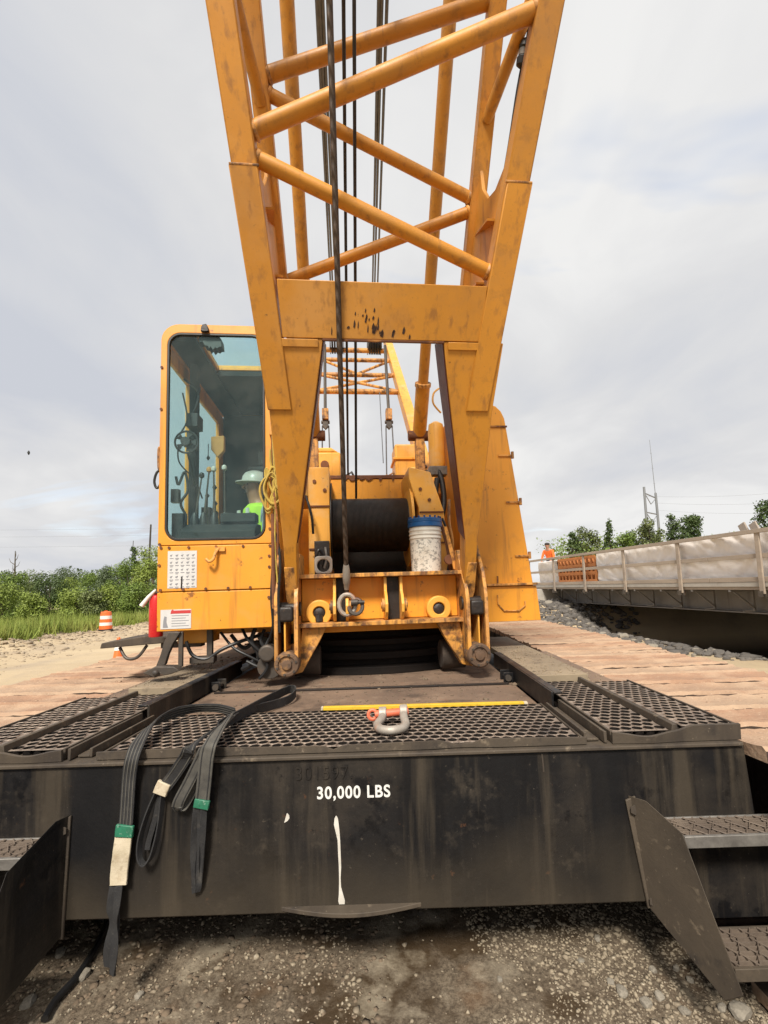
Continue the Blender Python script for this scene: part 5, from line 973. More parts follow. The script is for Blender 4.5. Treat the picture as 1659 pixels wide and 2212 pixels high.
# ================================================================== LOOSE THINGS ON AND AROUND THE CRANE
def person(name, label, M, J, E, R_, regions, root='pelvis', kids=(), group=None):
    names = list(J); me = bpy.data.meshes.new(name+'_skin'); me.from_pydata([J[k] for k in names], [(names.index(a), names.index(b)) for a, b in E], []); o = bpy.data.objects.new('tmp', me); COL.objects.link(o)
    o.modifiers.new('s', 'SKIN'); sk_ = o.data.skin_vertices[0].data
    for i_, k in enumerate(names): sk_[i_].radius = (R_[k], R_[k]*(.78 if k in ('chest', 'spine', 'pelvis') else 1)); sk_[i_].use_root = (k == root)
    sb = o.modifiers.new('u', 'SUBSURF'); sb.levels = 2; sb.render_levels = 2; bpy.context.view_layer.update()
    m2 = bpy.data.meshes.new_from_object(o.evaluated_get(bpy.context.evaluated_depsgraph_get())); bpy.data.objects.remove(o); m2.name = name
    mats = []; jn = {}
    for k in names:
        mt = regions.get(k, regions['*'])
        if mt not in mats: mats.append(mt)
        jn[k] = mats.index(mt)
    m2.materials.clear()
    for mt in mats: m2.materials.append(MATS[mt])
    P_ = np.array([J[k] for k in names]); idx = np.array([jn[k] for k in names])
    for p in m2.polygons: p.material_index = int(idx[np.argmin(((P_-np.array(p.center))**2).sum(1)-0)]); p.use_smooth = True
    m2.transform(M); body = link(name, m2, None); return body
def body_joints(sit, lean=0., arms='down'):
    J = {'pelvis': (0, 0, .10), 'spine': (0, .01-lean*.3, .30), 'chest': (0, .01-lean*.8, .46), 'neck': (0, -.01-lean, .585), 'jaw': (0, -.035-lean, .66), 'head': (0, -.03-lean*1.05, .735), 'crown': (0, -.02-lean*1.05, .80)}
    R_ = dict(pelvis=.155, spine=.145, chest=.155, neck=.058, jaw=.072, head=.092, crown=.07); E = [('pelvis', 'spine'), ('spine', 'chest'), ('chest', 'neck'), ('neck', 'jaw'), ('jaw', 'head'), ('head', 'crown')]
    for sd, sx in (('l', 1), ('r', -1)):
        J['sh'+sd] = (.185*sx, .01-lean*.9, .50); R_['sh'+sd] = .066
        J['el'+sd] = (.25*sx, (-.06 if sit else -.08)-lean*.8, .23); R_['el'+sd] = .046
        J['wr'+sd] = (.19*sx, -.28-lean*.6, .20 if sit else .10); R_['wr'+sd] = .033
        J['pa'+sd] = (.175*sx, -.36-lean*.6, .20 if sit else .06); R_['pa'+sd] = .032
        E += [('chest', 'sh'+sd), ('sh'+sd, 'el'+sd), ('el'+sd, 'wr'+sd), ('wr'+sd, 'pa'+sd)]
        px_, py_, pz_ = J['pa'+sd]
        for f in range(4):
            J['f%d%s' % (f, sd)] = (px_+(-.027+.018*f)*sx, py_-.055, pz_-.006); J['g%d%s' % (f, sd)] = (px_+(-.027+.018*f)*sx, py_-.075-.006*(f in (1, 2)), pz_-.04); R_['f%d%s' % (f, sd)] = .0095; R_['g%d%s' % (f, sd)] = .008; E += [('pa'+sd, 'f%d%s' % (f, sd)), ('f%d%s' % (f, sd), 'g%d%s' % (f, sd))]
        J['t'+sd] = (px_-.05*sx, py_-.015, pz_-.012); R_['t'+sd] = .010; E.append(('pa'+sd, 't'+sd))
        if sit: L_ = (('hp', (.10, -.02, .07), .095), ('kn', (.14, -.44, .10), .066), ('an', (.14, -.40, -.34), .045), ('to', (.15, -.56, -.40), .042))
        else: L_ = (('hp', (.10, 0, .03), .10), ('kn', (.12, -.03, -.38), .066), ('an', (.13, .02, -.80), .046), ('to', (.14, -.13, -.865), .042))
        prev = 'pelvis'
        for k, p, r in L_: J[k+sd] = (p[0]*sx, p[1], p[2]); R_[k+sd] = r; E.append((prev, k+sd)); prev = k+sd
    return J, E, R_
def facebits(par, M, lean):
    b = MB(M); y0 = -.03-lean*1.05
    b.path([(0, y0-.088, .745), (0, y0-.112, .715), (0, y0-.095, .705)], [.008, .015, .008], 8)
    for sx in (-1, 1): b.path([(sx*.088, y0+.01, .755), (sx*.096, y0+.012, .735), (sx*.088, y0+.005, .705)], [.010, .016, .008], 7)
    b.obj('face', 'skin', par)
    b = MB(M)
    for sx in (-1, 1): b.lathe([(.002, -.004), (.010, 0), (.002, .004)], (sx*.032, y0-.085, .745), 'y', 8)
    b.path([(-.024, y0-.084, .675), (0, y0-.092, .672), (.024, y0-.084, .675)], .004, 6); b.obj('eyes_and_mouth', 'hair', par)
def hardhat(par, M, lean, mat):
    y0 = -.025-lean*1.05; b = MB(M); b.lathe([(.118, .765), (.118, .79), (.108, .83), (.085, .86), (.045, .878), (.003, .882)], (0, y0, 0), 'z', 24)
    pts = [(.125*math.cos(t), y0-.125*math.sin(t)-.055*max(0, math.sin(t))**1.5) for t in [2*math.pi*k/28 for k in range(28)]]; b.prism(pts, 'z', .760, .768); b.obj('hard_hat', mat, par)
M = MUP @ Matrix.Translation((-1.01, -.72, 1.95)) @ Matrix.Rotation(rad(-52), 4, 'Z')
J, E, R_ = body_joints(True, .05)
reg = {'*': 'shirt_grey', 'neck': 'skin', 'jaw': 'skin', 'head': 'skin', 'crown': 'hair', 'pelvis': 'jeans', 'hpl': 'jeans', 'hpr': 'jeans', 'knl': 'jeans', 'knr': 'jeans', 'anl': 'jeans', 'anr': 'jeans', 'tol': 'rubber', 'tor': 'rubber'}
for k in J:
    if k[:2] in ('wr', 'pa') or k[0] in 'fgt' and len(k) <= 3 and k[1:2] in '0123lr': reg[k] = 'skin'
op = tag(person('person', '', M, J, E, R_, reg), 'seated operator in white hard hat and lime vest behind the cab windscreen', 'person')
facebits(op, M, .05); hardhat(op, M, .05, 'hat_white')
def vest(par, M, lean, mat, sc=1.):
    b = MB(M); rows = [(.10, .175, .145, 0), (.22, .165, .135, -.1), (.34, .165, .135, -.4), (.46, .172, .137, -.8), (.53, .16, .12, -.9), (.57, .10, .085, -.98)]; n = 20; vs = []
    for z, rx, ry, l in rows: vs += [(rx*sc*math.cos(2*math.pi*k/n), .01+l*lean+ry*sc*math.sin(2*math.pi*k/n), z) for k in range(n)]
    b.add(vs, [[i_*n+k, i_*n+(k+1) % n, i_*n+n+(k+1) % n, i_*n+n+k] for i_ in range(len(rows)-1) for k in range(n)]); v_ = b.obj('safety_vest', mat, par)
    so = v_.modifiers.new('solid', 'SOLIDIFY'); so.thickness = .008; so.offset = 1
    b = MB(M)
    for sx in (-1, 1): b.box(sx*.085-.02, sx*.085+.02, -.165*sc-.02*0-lean*.6, -.15*sc-lean*.6, .14, .52)
    b.obj('reflective_stripe', 'reflective', par)
vest(op, M, .05, 'vest_lime', 1.03)
# worker on the bridge
M = MBR @ Matrix.Translation((.68, 10.5, 2.50)) @ Matrix.Rotation(rad(-50), 4, 'Z') @ Matrix.Diagonal((1.03, 1.03, 1.03, 1))
J, E, R_ = body_joints(False, .22)
reg = {'*': 'jeans', 'neck': 'skin', 'jaw': 'skin', 'head': 'skin', 'crown': 'hair', 'tol': 'rubber', 'tor': 'rubber'}
for k in ('spine', 'chest', 'shl', 'shr', 'ell', 'elr'): reg[k] = 'shirt_orange'
for k in J:
    if k[:2] in ('wr', 'pa') or k[0] in 'fg' and k[1] in '0123' or k in ('tl', 'tr'): reg[k] = 'skin'
wk = tag(person('person', '', M, J, E, R_, reg), 'worker in bright orange shirt leaning over the bridge rail', 'person'); facebits(wk, M, .22)
b = MB(M); b.lathe([(.10, .765), (.105, .78), (.095, .82), (.06, .845), (.003, .855)], (0, -.26, 0), 'z', 16); b.obj('cap', 'hair', wk)
# bucket
bk = thing('bucket', 'white plastic pail with blue screw lid and worn print beside the winch drum', 'bucket', MUP @ Vector((.395, -1.22, 1.857)))
bc = (.395, -1.22, 1.857); b = MB(MUP); b.lathe([(.118, 0), (.122, .004), (.128, .26), (.1285, .27)], bc, 'z', 40); b.obj('pail', 'bucket_print', bk)
b = MB(MUP); b.lathe([(.1285, .2705), (.134, .272), (.134, .281), (.130, .284), (.130, .300), (.136, .302), (.136, .311), (.131, .314), (.131, .333), (.136, .335), (.136, .344), (.131, .347), (.131, .372)], bc, 'z', 40); b.obj('pail_rim', 'plastic_white', bk)
b = MB(MUP); b.lathe([(.138, .366), (.143, .372), (.143, .40), (.139, .404), (.143, .408), (.143, .432), (.136, .440), (.12, .441), (.118, .434), (.002, .434)], bc, 'z', 40); b.obj('lid', 'plastic_blue', bk, .001)
for k in range(18):
    a_ = 2*math.pi*k/18; b = MB(MUP); b.box(bc[0]+.131*math.cos(a_)-.007, bc[0]+.131*math.cos(a_)+.007, bc[1]+.131*math.sin(a_)-.007, bc[1]+.131*math.sin(a_)+.007, bc[2]+.4405, bc[2]+.455); b.obj('lid_tab', 'plastic_blue', bk)
# square white flange
fl = [(-.449+.052*math.cos(2*math.pi*k/24+math.pi/24*0), 1.936+.052*math.sin(2*math.pi*k/24)) for k in range(24)]
fo = []
for k in range(24):
    a_ = 2*math.pi*k/24; c, s_ = math.cos(a_), math.sin(a_); r = min(.072/max(abs(c), 1e-6), .072/max(abs(s_), 1e-6), .090); fo.append((-.449+r*c, 1.936+.005+r*s_))
b = MB(MUP); b.ring(fo, fl, 'y', -1.20, -1.155); tag(b.obj('square_flange', 'plastic_white', None, .006), 'small square white flange with round hole beside the black winch drum', 'flange')
# shackle lying on the grating
zg = 1.103
sh = thing('shackle', 'grey steel bow shackle with orange pin lying on the front grating', 'shackle', (-.045, 2.2, zg))
bow = spline([(-.085, 2.245, zg+.046), (-.092, 2.21, zg+.036), (-.108, 2.16, zg+.026), (-.092, 2.105, zg+.024), (-.045, 2.08, zg+.024), (.003, 2.105, zg+.024), (.020, 2.16, zg+.026), (.014, 2.21, zg+.04), (.012, 2.245, zg+.052)], 6)
b = MB(); b.path(bow, .019, 12); b.obj('bow', 'shackle_grey', sh)
for x, dz in ((-.086, 0), (.013, .008)):
    b = MB(); b.lathe([(.018, -.019), (.032, -.017), (.032, .017), (.018, .019)], (x, 2.258, zg+.048+dz), 'x', 18); b.obj('eye', 'shackle_grey', sh, .003)
b = MB(); b.tube((-.122, 2.258, zg+.046), (.036, 2.258, zg+.057), .018, n=16); b.obj('pin', 'orange_pin', sh)
b = MB(); b.path([(-.134+.020*math.cos(a_), 2.256+.006*math.sin(a_), zg+.046+.020*math.sin(a_)) for a_ in [2*math.pi*k/16 for k in range(16)]], .0085, 7, closed=True); b.obj('pin_head', 'orange_pin', sh)
# yellow straight rule on the deck
st = thing('folding_rule', 'long yellow wooden rule lying across the deck behind the shackle', 'ruler', (.13, 2.56, 1.06))
a_ = Vector((-.412, 2.545, 1.118)); c_ = Vector((.682, 2.565, 1.106)); b = MB(frame((c_-a_).normalized(), Vector((0, 0, 1)).cross((c_-a_).normalized()).normalized(), (c_-a_).normalized().cross(Vector((0, 0, 1)).cross((c_-a_).normalized()).normalized()), a_))
Lr = (c_-a_).length; b.box(0, Lr-.02, -.014, .014, -.014, .004); b.obj('stick', 'tape_yellow', st, .002)
b2 = MB(b.M); b2.box(Lr-.0195, Lr, -.0135, .0135, -.0135, .0035); b2.box(-.012, -.0005, -.0135, .0135, -.0135, .0035); b2.obj('end_cap', 'tag_cream', st, .002)
# slings draped over the front edge
zt = 1.118
def W3(px, py, z): return onZ(px, py, z)
def F3(px, py, d): return onY(px, py, YF-d)
s1 = thing('lifting_sling', 'black webbing sling with green tape and long cream tag hanging to the ground', 'sling', F3(255, 2040, .02))
pts = spline([W3(510, 1540, 1.140), W3(470, 1530, 1.140), W3(425, 1530, 1.142), W3(375, 1541, 1.150), W3(330, 1563, 1.160), W3(303, 1597, 1.145), F3(287, 1634, .035), F3(279, 1680, .03), F3(272, 1780, .028), F3(262, 1850, .026), F3(255, 1905, .024)], 6)
b = MB(); sd_ = [Vector((.15, -.55, .8)).lerp(Vector((1, -.1, 0)), min(1, max(0, (i_/len(pts)-.28)*4))) for i_ in range(len(pts))]; b.strap(pts, sd_, .058, .007); b.obj('webbing', 'strap', s1, .002)
for f_ in (-.36, -.12, .12, .36):
    b = MB(); T_ = [(pts[min(i_+1, len(pts)-1)]-pts[max(i_-1, 0)]).normalized() for i_ in range(len(pts))]; sv_ = [(sd_[i_]-T_[i_]*sd_[i_].dot(T_[i_])).normalized() for i_ in range(len(pts))]; b.strap([pts[i_]+sv_[i_]*.058*f_ for i_ in range(len(pts))], sd_, .0045, .0105); b.obj('stitching', 'strap_dusty', s1)
b = MB(); b.strap([F3(271, 1782, .034), F3(269, 1795, .035), F3(268, 1808, .034)], (1, 0, .04), .070, .014); b.obj('tape_band', 'tape_green', s1, .003)
b = MB(); b.strap(spline([F3(267, 1808, .032), F3(263, 1840, .036), F3(258, 1880, .030), F3(256, 1912, .033)], 4), (1, 0, .08), [.066, .066, .067, .067, .068, .066, .066, .067, .066, .067, .067, .064, .066], .010); b.obj('tag', 'tag_cream', s1, .002)
q = F3(254, 1910, .026)
for k, (dx, w_, dy) in enumerate(((-.014, .030, 0), (.012, .026, -.012), (.002, .022, .012))):
    b = MB(); b.strap(spline([q+Vector((dx, dy, 0)), q+Vector((dx*1.1-.004, dy-.008, -.08)), q+Vector((dx*.6-.010, dy+.004, -.15)), q+Vector((dx*1.2-.014, dy, -.23)), q+Vector((dx*.9-.02, dy+.004, -.30-.02*k))], 5), [Vector((1, .5*math.sin(i_*.5+k), 0)) for i_ in range(21)], w_, .006); b.obj('frayed_end', 'strap', s1, .001)
s2 = thing('lifting_sling', 'dusty black webbing sling looped on the deck with taped eyes over the edge', 'sling', W3(540, 1545, 1.1))
loop = spline([W3(470, 1572, 1.150), W3(495, 1556, 1.145), W3(530, 1538, 1.135), W3(570, 1516, 1.115), W3(605, 1498, 1.10), W3(626, 1489, 1.10), W3(637, 1490, 1.10), W3(637, 1499, 1.095), W3(622, 1512, 1.085), W3(590, 1523, 1.085), W3(550, 1533, 1.105), W3(510, 1548, 1.135), W3(480, 1570, 1.150)], 6)
b = MB(); nl = len(loop); b.strap(loop, [Vector((.1, -.35, 1)) if i_ < nl*.62 else Vector((.1, -.35, 1)).lerp(Vector((.4, .7, .5)), min(1, (i_-nl*.62)/(nl*.2))) for i_ in range(nl)], .056, .007); b.obj('webbing', 'strap', s2, .002)
def tail(pts, w, mat='strap', side=(1, 0, .1), nm='webbing'):
    P_ = spline(pts, 6); n_ = len(P_); b = MB(); b.strap(P_, [Vector((.6, -.5, .5)).lerp(Vector(side), min(1, i_/(n_*.35))) for i_ in range(n_)], w, .007); o = b.obj(nm, mat, s2, .002)
    for f_ in (-.32, .32):
        sd2_ = [Vector((.6, -.5, .5)).lerp(Vector(side), min(1, i_/(n_*.35))) for i_ in range(n_)]; T_ = [(P_[min(i_+1, n_-1)]-P_[max(i_-1, 0)]).normalized() for i_ in range(n_)]; b = MB(); b.strap([P_[i_]+(sd2_[i_]-T_[i_]*sd2_[i_].dot(T_[i_])).normalized()*w*f_ for i_ in range(n_)], sd2_, .004, .0105); b.obj('stitching', 'strap' if mat != 'strap' else 'strap_dusty', s2)
    return o
tail([W3(492, 1556, 1.16), W3(450, 1584, 1.155), W3(415, 1612, 1.145), F3(398, 1640, .045), F3(375, 1675, .036), F3(352, 1706, .034)], .050, side=(1, 0, .55))
b = MB(); b.strap([F3(356, 1690, .037), F3(350, 1703, .038), F3(345, 1716, .037)], (1, 0, .42), .054, .016); b.obj('tape_band', 'tag_cream', s2, .003)
eye = spline([F3(338, 1712, .030), F3(318, 1760, .032), F3(303, 1812, .034), F3(301, 1850, .036), F3(311, 1868, .038), F3(324, 1856, .036), F3(334, 1830, .034), F3(345, 1780, .028), F3(352, 1716, .024)], 6)
b = MB(); b.strap(eye, (.3, 1, 0), .026, .006); b.obj('webbing_eye', 'strap', s2, .001)
b = MB(); b.strap(spline([F3(346, 1716, .020), F3(336, 1765, .018), F3(322, 1815, .018), F3(318, 1836, .02)], 6), (1, .2, .35), .020, .005); b.obj('webbing_eye', 'strap', s2, .001)
tail([W3(500, 1552, 1.155), W3(466, 1584, 1.155), W3(446, 1610, 1.145), F3(430, 1645, .050), F3(408, 1690, .046), F3(388, 1728, .044), F3(383, 1744, .038)], .044, 'strap_dusty', (1, 0, .48))
tail([F3(383, 1744, .038), F3(390, 1748, .026), F3(402, 1732, .020), F3(418, 1700, .020), F3(434, 1660, .022)], .040, 'strap_dusty', (1, 0, .48))
tail([W3(494, 1549, 1.17), W3(474, 1574, 1.170), W3(456, 1604, 1.155), F3(447, 1632, .060), F3(441, 1690, .054), F3(436, 1735, .046)], .056, 'strap_dusty')
b = MB(); b.strap([F3(438, 1727, .052), F3(436, 1736, .054), F3(434, 1746, .051)], (1, 0, .06), .060, .014); b.obj('tape_band', 'tape_green', s2, .003)
q = F3(433, 1744, .046); e = F3(424, 1925, .02)
for k, (dx, w_) in enumerate(((-.016, .024), (.014, .024), (0, .018))):
    b = MB(); b.strap(spline([q+Vector((dx, 0, 0)), q.lerp(e, .3)+Vector((dx*1.2, -.008*(k % 2), 0)), q.lerp(e, .65)+Vector((dx*1.1, 0, 0)), q.lerp(e, .9)+Vector((dx*.7, 0, 0)), e+Vector((dx*.2, 0, -.004))], 5), [Vector((.9, .7*math.sin(i_*.35+k), 0)) for i_ in range(21)], w_, .006); b.obj('webbing_eye', 'strap', s2, .001)
# coil of yellow rope on the cab corner
cr = []
for k in range(110):
    f = k/110; a_ = f*2*math.pi*6; cr.append((-.795+(.034+.026*math.sin(3.1*f*6+2*math.sin(a_)))*math.cos(a_)+.03*math.sin(f*9), -1.60-.03*f-.012*math.sin(a_*.5), 2.48+.17*math.sin(a_)*(.75+.25*math.cos(f*11))-.02*f))
cr = [(-.80, -1.60, 2.78), (-.80, -1.60, 2.70)]+cr
b = MB(MUP); b.path(spline(cr, 2), .0085, 6); tag(b.obj('rope_coil', 'rope_yellow'), 'tangled coil of yellow rope hanging at the right edge of the cab window', 'rope')
b = MB(MUP); b.path([(-.785, -1.60, 2.30), (-.782, -1.61, 2.05), (-.784, -1.60, 1.62)], .014, 8); tag(b.obj('steel_rod', 'rust'), 'rusty upright rod below the yellow rope coil beside the cab', 'rod')
# fire extinguisher with pale horn
ex = thing('fire_extinguisher', 'red fire extinguisher with pale hose horn strapped beside the lower cab corner', 'extinguisher', MUP @ Vector((-1.655, -1.42, 1.44)))
b = MB(MUP); b.lathe([(.045, 1.44), (.048, 1.45), (.048, 1.70), (.036, 1.735), (.018, 1.745), (.018, 1.76)], (-1.652, -1.42, 0), 'z', 20); b.obj('cylinder', 'extinguisher_red', ex)
b = MB(MUP); b.path([(-1.648, -1.44, 1.78), (-1.69, -1.46, 1.73), (-1.735, -1.47, 1.665)], [.010, .014, .018], 10); b.obj('horn', 'plastic_white', ex)
b = MB(MUP); b.box(-1.664, -1.606, -1.45, -1.39, 1.752, 1.785); b.obj('valve_head', 'iron', ex, .004)
# road barrels and cone
def barrel(x, y):
    z = gz(x, y); t_ = thing('traffic_barrel', 'orange and white banded traffic drum at the edge of the dirt road by grass', 'barrel', (x, y, z)); hs_ = [(.265, .0), (.255, .16), (.245, .30), (.235, .45), (.225, .60), (.205, .76)]
    b = MB(); b.lathe([(.30, -.02), (.30, .05), (.262, .07)], (x, y, z), 'z', 28); b.obj('rubber_base', 'rubber', t_)
    for k in range(5): b = MB(); b.lathe([(hs_[k][0], hs_[k][1]+.07), (hs_[k+1][0]+.006, hs_[k+1][1]+.068)], (x, y, z), 'z', 28); b.obj('band', 'barrel_orange' if k % 2 == 0 else 'barrel_white', t_)
    b = MB(); b.lathe([(.207, .829), (.19, .85), (.10, .855)], (x, y, z), 'z', 28); b.box(x-.07, x+.07, y-.02, y+.02, z+.85, z+.89); b.obj('top_handle', 'barrel_orange', t_)
barrel(-13.285, 21.286)
x, y = -7.49, 12.57; z = gz(x, y); cn = thing('traffic_cone', 'orange traffic cone with white collar standing beyond the left track', 'cone', (x, y, z))
b = MB(); b.box(x-.19, x+.19, y-.19, y+.19, z-.01, z+.04); b.obj('cone_base', 'barrel_orange', cn, .01)
b = MB(); b.lathe([(.135, .04), (.04, .62), (.03, .64)], (x, y, z), 'z', 24); b.obj('cone_body', 'barrel_orange', cn)
b = MB(); b.lathe([(.100, .30), (.079, .42)], (x, y, z), 'z', 24); b.obj('collar', 'barrel_white', cn)
# black hose trailing over the ground
pts = [(lambda q: Vector((q.x, q.y, gz(q.x, q.y)+.018)))(onZ(px, py, .13)) for px, py in ((95, 2230), (120, 2190), (165, 2140), (200, 2080), (222, 2030), (228, 2000), (205, 1985))]
b = MB(); b.path(spline(pts, 8), .014, 8); tag(b.obj('rubber_hose', 'hose'), 'black rubber hose lying in the dirt below the left step', 'hose')
# ================================================================== VEGETATION
r2 = np.random.default_rng(55)
def leaf_mesh(name, blobs, n, size, seed, mat, hollow=.45):
    r = np.random.default_rng(seed); bl = np.array(blobs, float); vol = bl[:, 3]**2.2; pk = r.choice(len(bl), n, p=vol/vol.sum()); d = r.normal(size=(n, 3)); d /= np.linalg.norm(d, axis=1)[:, None]
    rr = bl[pk, 3]*(hollow+(1.08-hollow)*r.random(n)**.6); sc = bl[pk, 4:7] if bl.shape[1] > 4 else np.ones((n, 3)); c = bl[pk, :3]+d*rr[:, None]*sc
    c += np.clip(r.normal(size=(n, 3)), -1.6, 1.6)*size*.5
    nrm = d+r.normal(size=(n, 3))*.8+np.array([0, 0, .5]); nrm /= np.linalg.norm(nrm, axis=1)[:, None]; t = np.cross(nrm, r.normal(size=(n, 3))); t /= np.linalg.norm(t, axis=1)[:, None]; s = np.cross(nrm, t)
    L_ = size*r.uniform(.6, 1.4, n)[:, None]; w = L_*r.uniform(.45, .75, n)[:, None]
    v = np.stack([c-t*L_*.5, c+s*w*.5+nrm*L_*.08, c+t*L_*.55, c-s*w*.5+nrm*L_*.08], 1).reshape(-1, 3); f = np.arange(4*n).reshape(-1, 4)
    me = bpy.data.meshes.new(name); me.vertices.add(len(v)); me.vertices.foreach_set('co', v.astype(np.float32).ravel()); me.loops.add(f.size); me.loops.foreach_set('vertex_index', f.astype(np.int32).ravel()); me.polygons.add(n); me.polygons.foreach_set('loop_start', np.arange(0, 4*n, 4, dtype=np.int32)); me.update(); me.validate(); me.materials.append(MATS[mat]); return me
def blobs_round(seed, h, w, n, z0=.25, tall=1.):
    r = np.random.default_rng(seed); out = []
    for k in range(n):
        z = h*(z0+(1-z0)*r.random()); ww = w*math.sqrt(max(.06, 1-((z/h-.5)/.55)**2)); a_ = r.random()*6.28; rr = ww*.62*math.sqrt(r.random()); s = w*(.20+.18*r.random()); out.append((rr*math.cos(a_), rr*math.sin(a_), min(z, h-s*.8), s))
    return out
def plant(name, label, cat, px, top, d, w_px, leaf, seed, n=2600, size=.16, nb=16, z0=.18, trunk=.08, group=None, kind='round'):
    p = far(px, top, d); g = gz(p.x, p.y); h = p.z-g; w = w_px*d/1000/2; t_ = thing(name, label, cat, (p.x, p.y, g), group)
    bl = blobs_round(seed, h, w, nb, z0)
    if kind == 'pine': r = np.random.default_rng(seed); bl = [(w*.55*(1-f)*math.cos(a_), w*.55*(1-f)*math.sin(a_), h*(.3+.68*f), w*(.42-.28*f)) for f, a_ in [((k+.5)/nb, r.random()*6.28) for k in range(nb)]]
    if kind == 'loose': bl = [(x, y, z, s*.7) for x, y, z, s in bl]
    me = leaf_mesh('crown', bl, n, size, seed, leaf); o = link('crown', me, None, None, smooth=False); o.parent = t_; o.location = (0, 0, 0)
    b = MB(); b.path([(0, 0, -.2), (.05*w, 0, h*.35), (0, .05*w, h*.75)], [trunk*1.2, trunk, trunk*.4], 7)
    for k in range(4):
        q = bl[k*len(bl)//4]; b.path([(0, 0, h*(.2+.12*k)), (q[0]*.5, q[1]*.5, (h*(.3+.12*k)+q[2])/2), q[:3]], [trunk*.6, trunk*.4, trunk*.15], 5)
    o2 = link('trunk', b.mesh('trunk'), 'bark'); o2.parent = t_; return t_
LB = [  # left side bushes: pixel, top, distance, width in pixels
 ('bush', 'big dark green bush at the meadow edge below the dead tree', 28, 1236, 36, 100, 'leaf_mid', 1), ('bush', 'dark rounded bush beside the tall meadow grass, darkest of the row', 108, 1238, 37, 85, 'leaf_dark', 2),
 ('bush', 'pale green low bush in front of the dark rounded bush', 165, 1272, 33, 90, 'leaf_light', 3), ('bush', 'mid green bush half way along the meadow hedge', 190, 1240, 46, 80, 'leaf_mid', 4),
 ('bush', 'tall blue green bush behind the traffic drum', 238, 1222, 44, 70, 'leaf_blue', 5), ('bush', 'bright green bush directly above the traffic drum', 232, 1266, 34, 85, 'leaf_light', 6),
 ('bush', 'tall leafy bush left of the cab under the round topped tree', 285, 1208, 38, 80, 'leaf_mid', 7), ('bush', 'high bright green bush touching the cab side by the dark pole', 330, 1180, 34, 100, 'leaf_light', 8),
 ('bush', 'low spreading bush between the cab and the traffic drum', 300, 1262, 30, 95, 'leaf_mid', 9), ('bush', 'small pale shrub at the foot of the dark rounded bush', 75, 1282, 30, 80, 'leaf_light', 10),
 ('bush', 'dull green bush behind the pale low bush', 140, 1226, 58, 70, 'leaf_blue', 11), ('bush', 'leafy bush hidden mostly by the cab side panel', 380, 1195, 40, 110, 'leaf_mid', 12), ('bush', 'bushy thicket at the outer end of the meadow hedge', -55, 1240, 37, 110, 'leaf_mid', 13)]
for nm, lb, px, top, d, w, lf, sd_ in LB: plant(nm, lb, 'bush', px, top, d, w, lf, sd_*11, n=5200, size=.115, nb=26, z0=.06, group='bushes along the meadow')
LB2 = [('leafy sapling clump between the dark rounded bush and the tall blue green bush', 150, 1248, 42, 70, 'leaf_light', 31), ('mid green bush filling the gap right of the tall blue green bush', 262, 1218, 41, 70, 'leaf_mid', 32), ('yellow green shrub low in front of the leafy bush by the cab', 318, 1212, 32, 80, 'leaf_light', 33), ('olive bush behind the big dark green bush', 62, 1232, 45, 80, 'leaf_pine', 34), ('broad yellow green shrub under the dead tree', 5, 1262, 32, 110, 'leaf_light', 35), ('olive shrub between the traffic drum and the pale low bush', 205, 1280, 31, 70, 'leaf_pine', 36)]
for lb, px, top, d, w, lf, sd_ in LB2: plant('bush', lb, 'bush', px, top, d, w, lf, sd_*11, n=5200, size=.115, nb=26, z0=.06, group='bushes along the meadow')
# wood on the other side of the site, behind the place the picture was taken from: it shows in the cab glass
bl = []
for k in range(150):
    x_ = r2.uniform(-60, 45); y_ = r2.uniform(-50, -34); t_ = 7.5+3*math.sin(x_*.17)+r2.normal()*1.2; s_ = r2.uniform(1.3, 2.6); z_ = t_-s_
    while z_ > 0: bl.append((x_, y_, z_, s_)); z_ -= s_*1.1
me = leaf_mesh('dark_wood', bl, 16000, .7, 79, 'leaf_dark', .5); stuff(tag(link('dark_wood', me, None, None, smooth=False), 'dark wood mirrored in the cab windscreen, standing opposite the crane', 'wood'))
plant('small_tree', 'small round topped dark tree standing above the bushes near the cab', 'tree', 291, 1183, 56, 30, 'leaf_dark', 301, 900, .2, 9, .55, .10)
plant('small_tree', 'slim sparse tree between the round topped tree and the dark pole', 'tree', 312, 1190, 58, 18, 'leaf_blue', 303, 260, .2, 6, .6, .07)
# dead tree
p = far(33, 1190, 62); g = gz(p.x, p.y); dt = thing('dead_tree', 'bare grey dead tree above the meadow bushes', 'tree', (p.x, p.y, g)); b = MB(); h = p.z-g
b.path([(0, 0, -.2), (.1, 0, h*.5), (0, 0, h)], [.2, .13, .04], 7); o = link('trunk', b.mesh('trunk'), 'bark'); o.parent = dt
b = MB()
for k in range(7): a_ = k*2.4; z_ = h*(.55+.055*k); b.path([(0, 0, z_), (.5*math.cos(a_), .3*math.sin(a_), z_+.35), (.75*math.cos(a_), .4*math.sin(a_), z_+.9)], [.05, .035, .012], 5)
o = link('branches', b.mesh('branches'), 'bark'); o.parent = dt
# far wood: reads as one mass
r = np.random.default_rng(5); bl = []
for k in range(420):
    px = r.uniform(-500, 420); d = r.uniform(95, 170); top = 1238+6*math.sin(px*.021)+r.normal()*3+(4 if px > 180 else 0); q = far(px, top, d); s = r.uniform(1.6, 3.0)
    z_ = q.z-s*.7
    while z_ > -1: bl.append((q.x+r.normal()*.5, q.y, z_, s)); z_ -= s*1.1
me = leaf_mesh('distant_wood', bl, 60000, .55, 77, 'leaf_blue', .5); stuff(tag(link('distant_wood', me, None, None, smooth=False), 'distant dark wood along the horizon behind the meadow bushes', 'wood'))
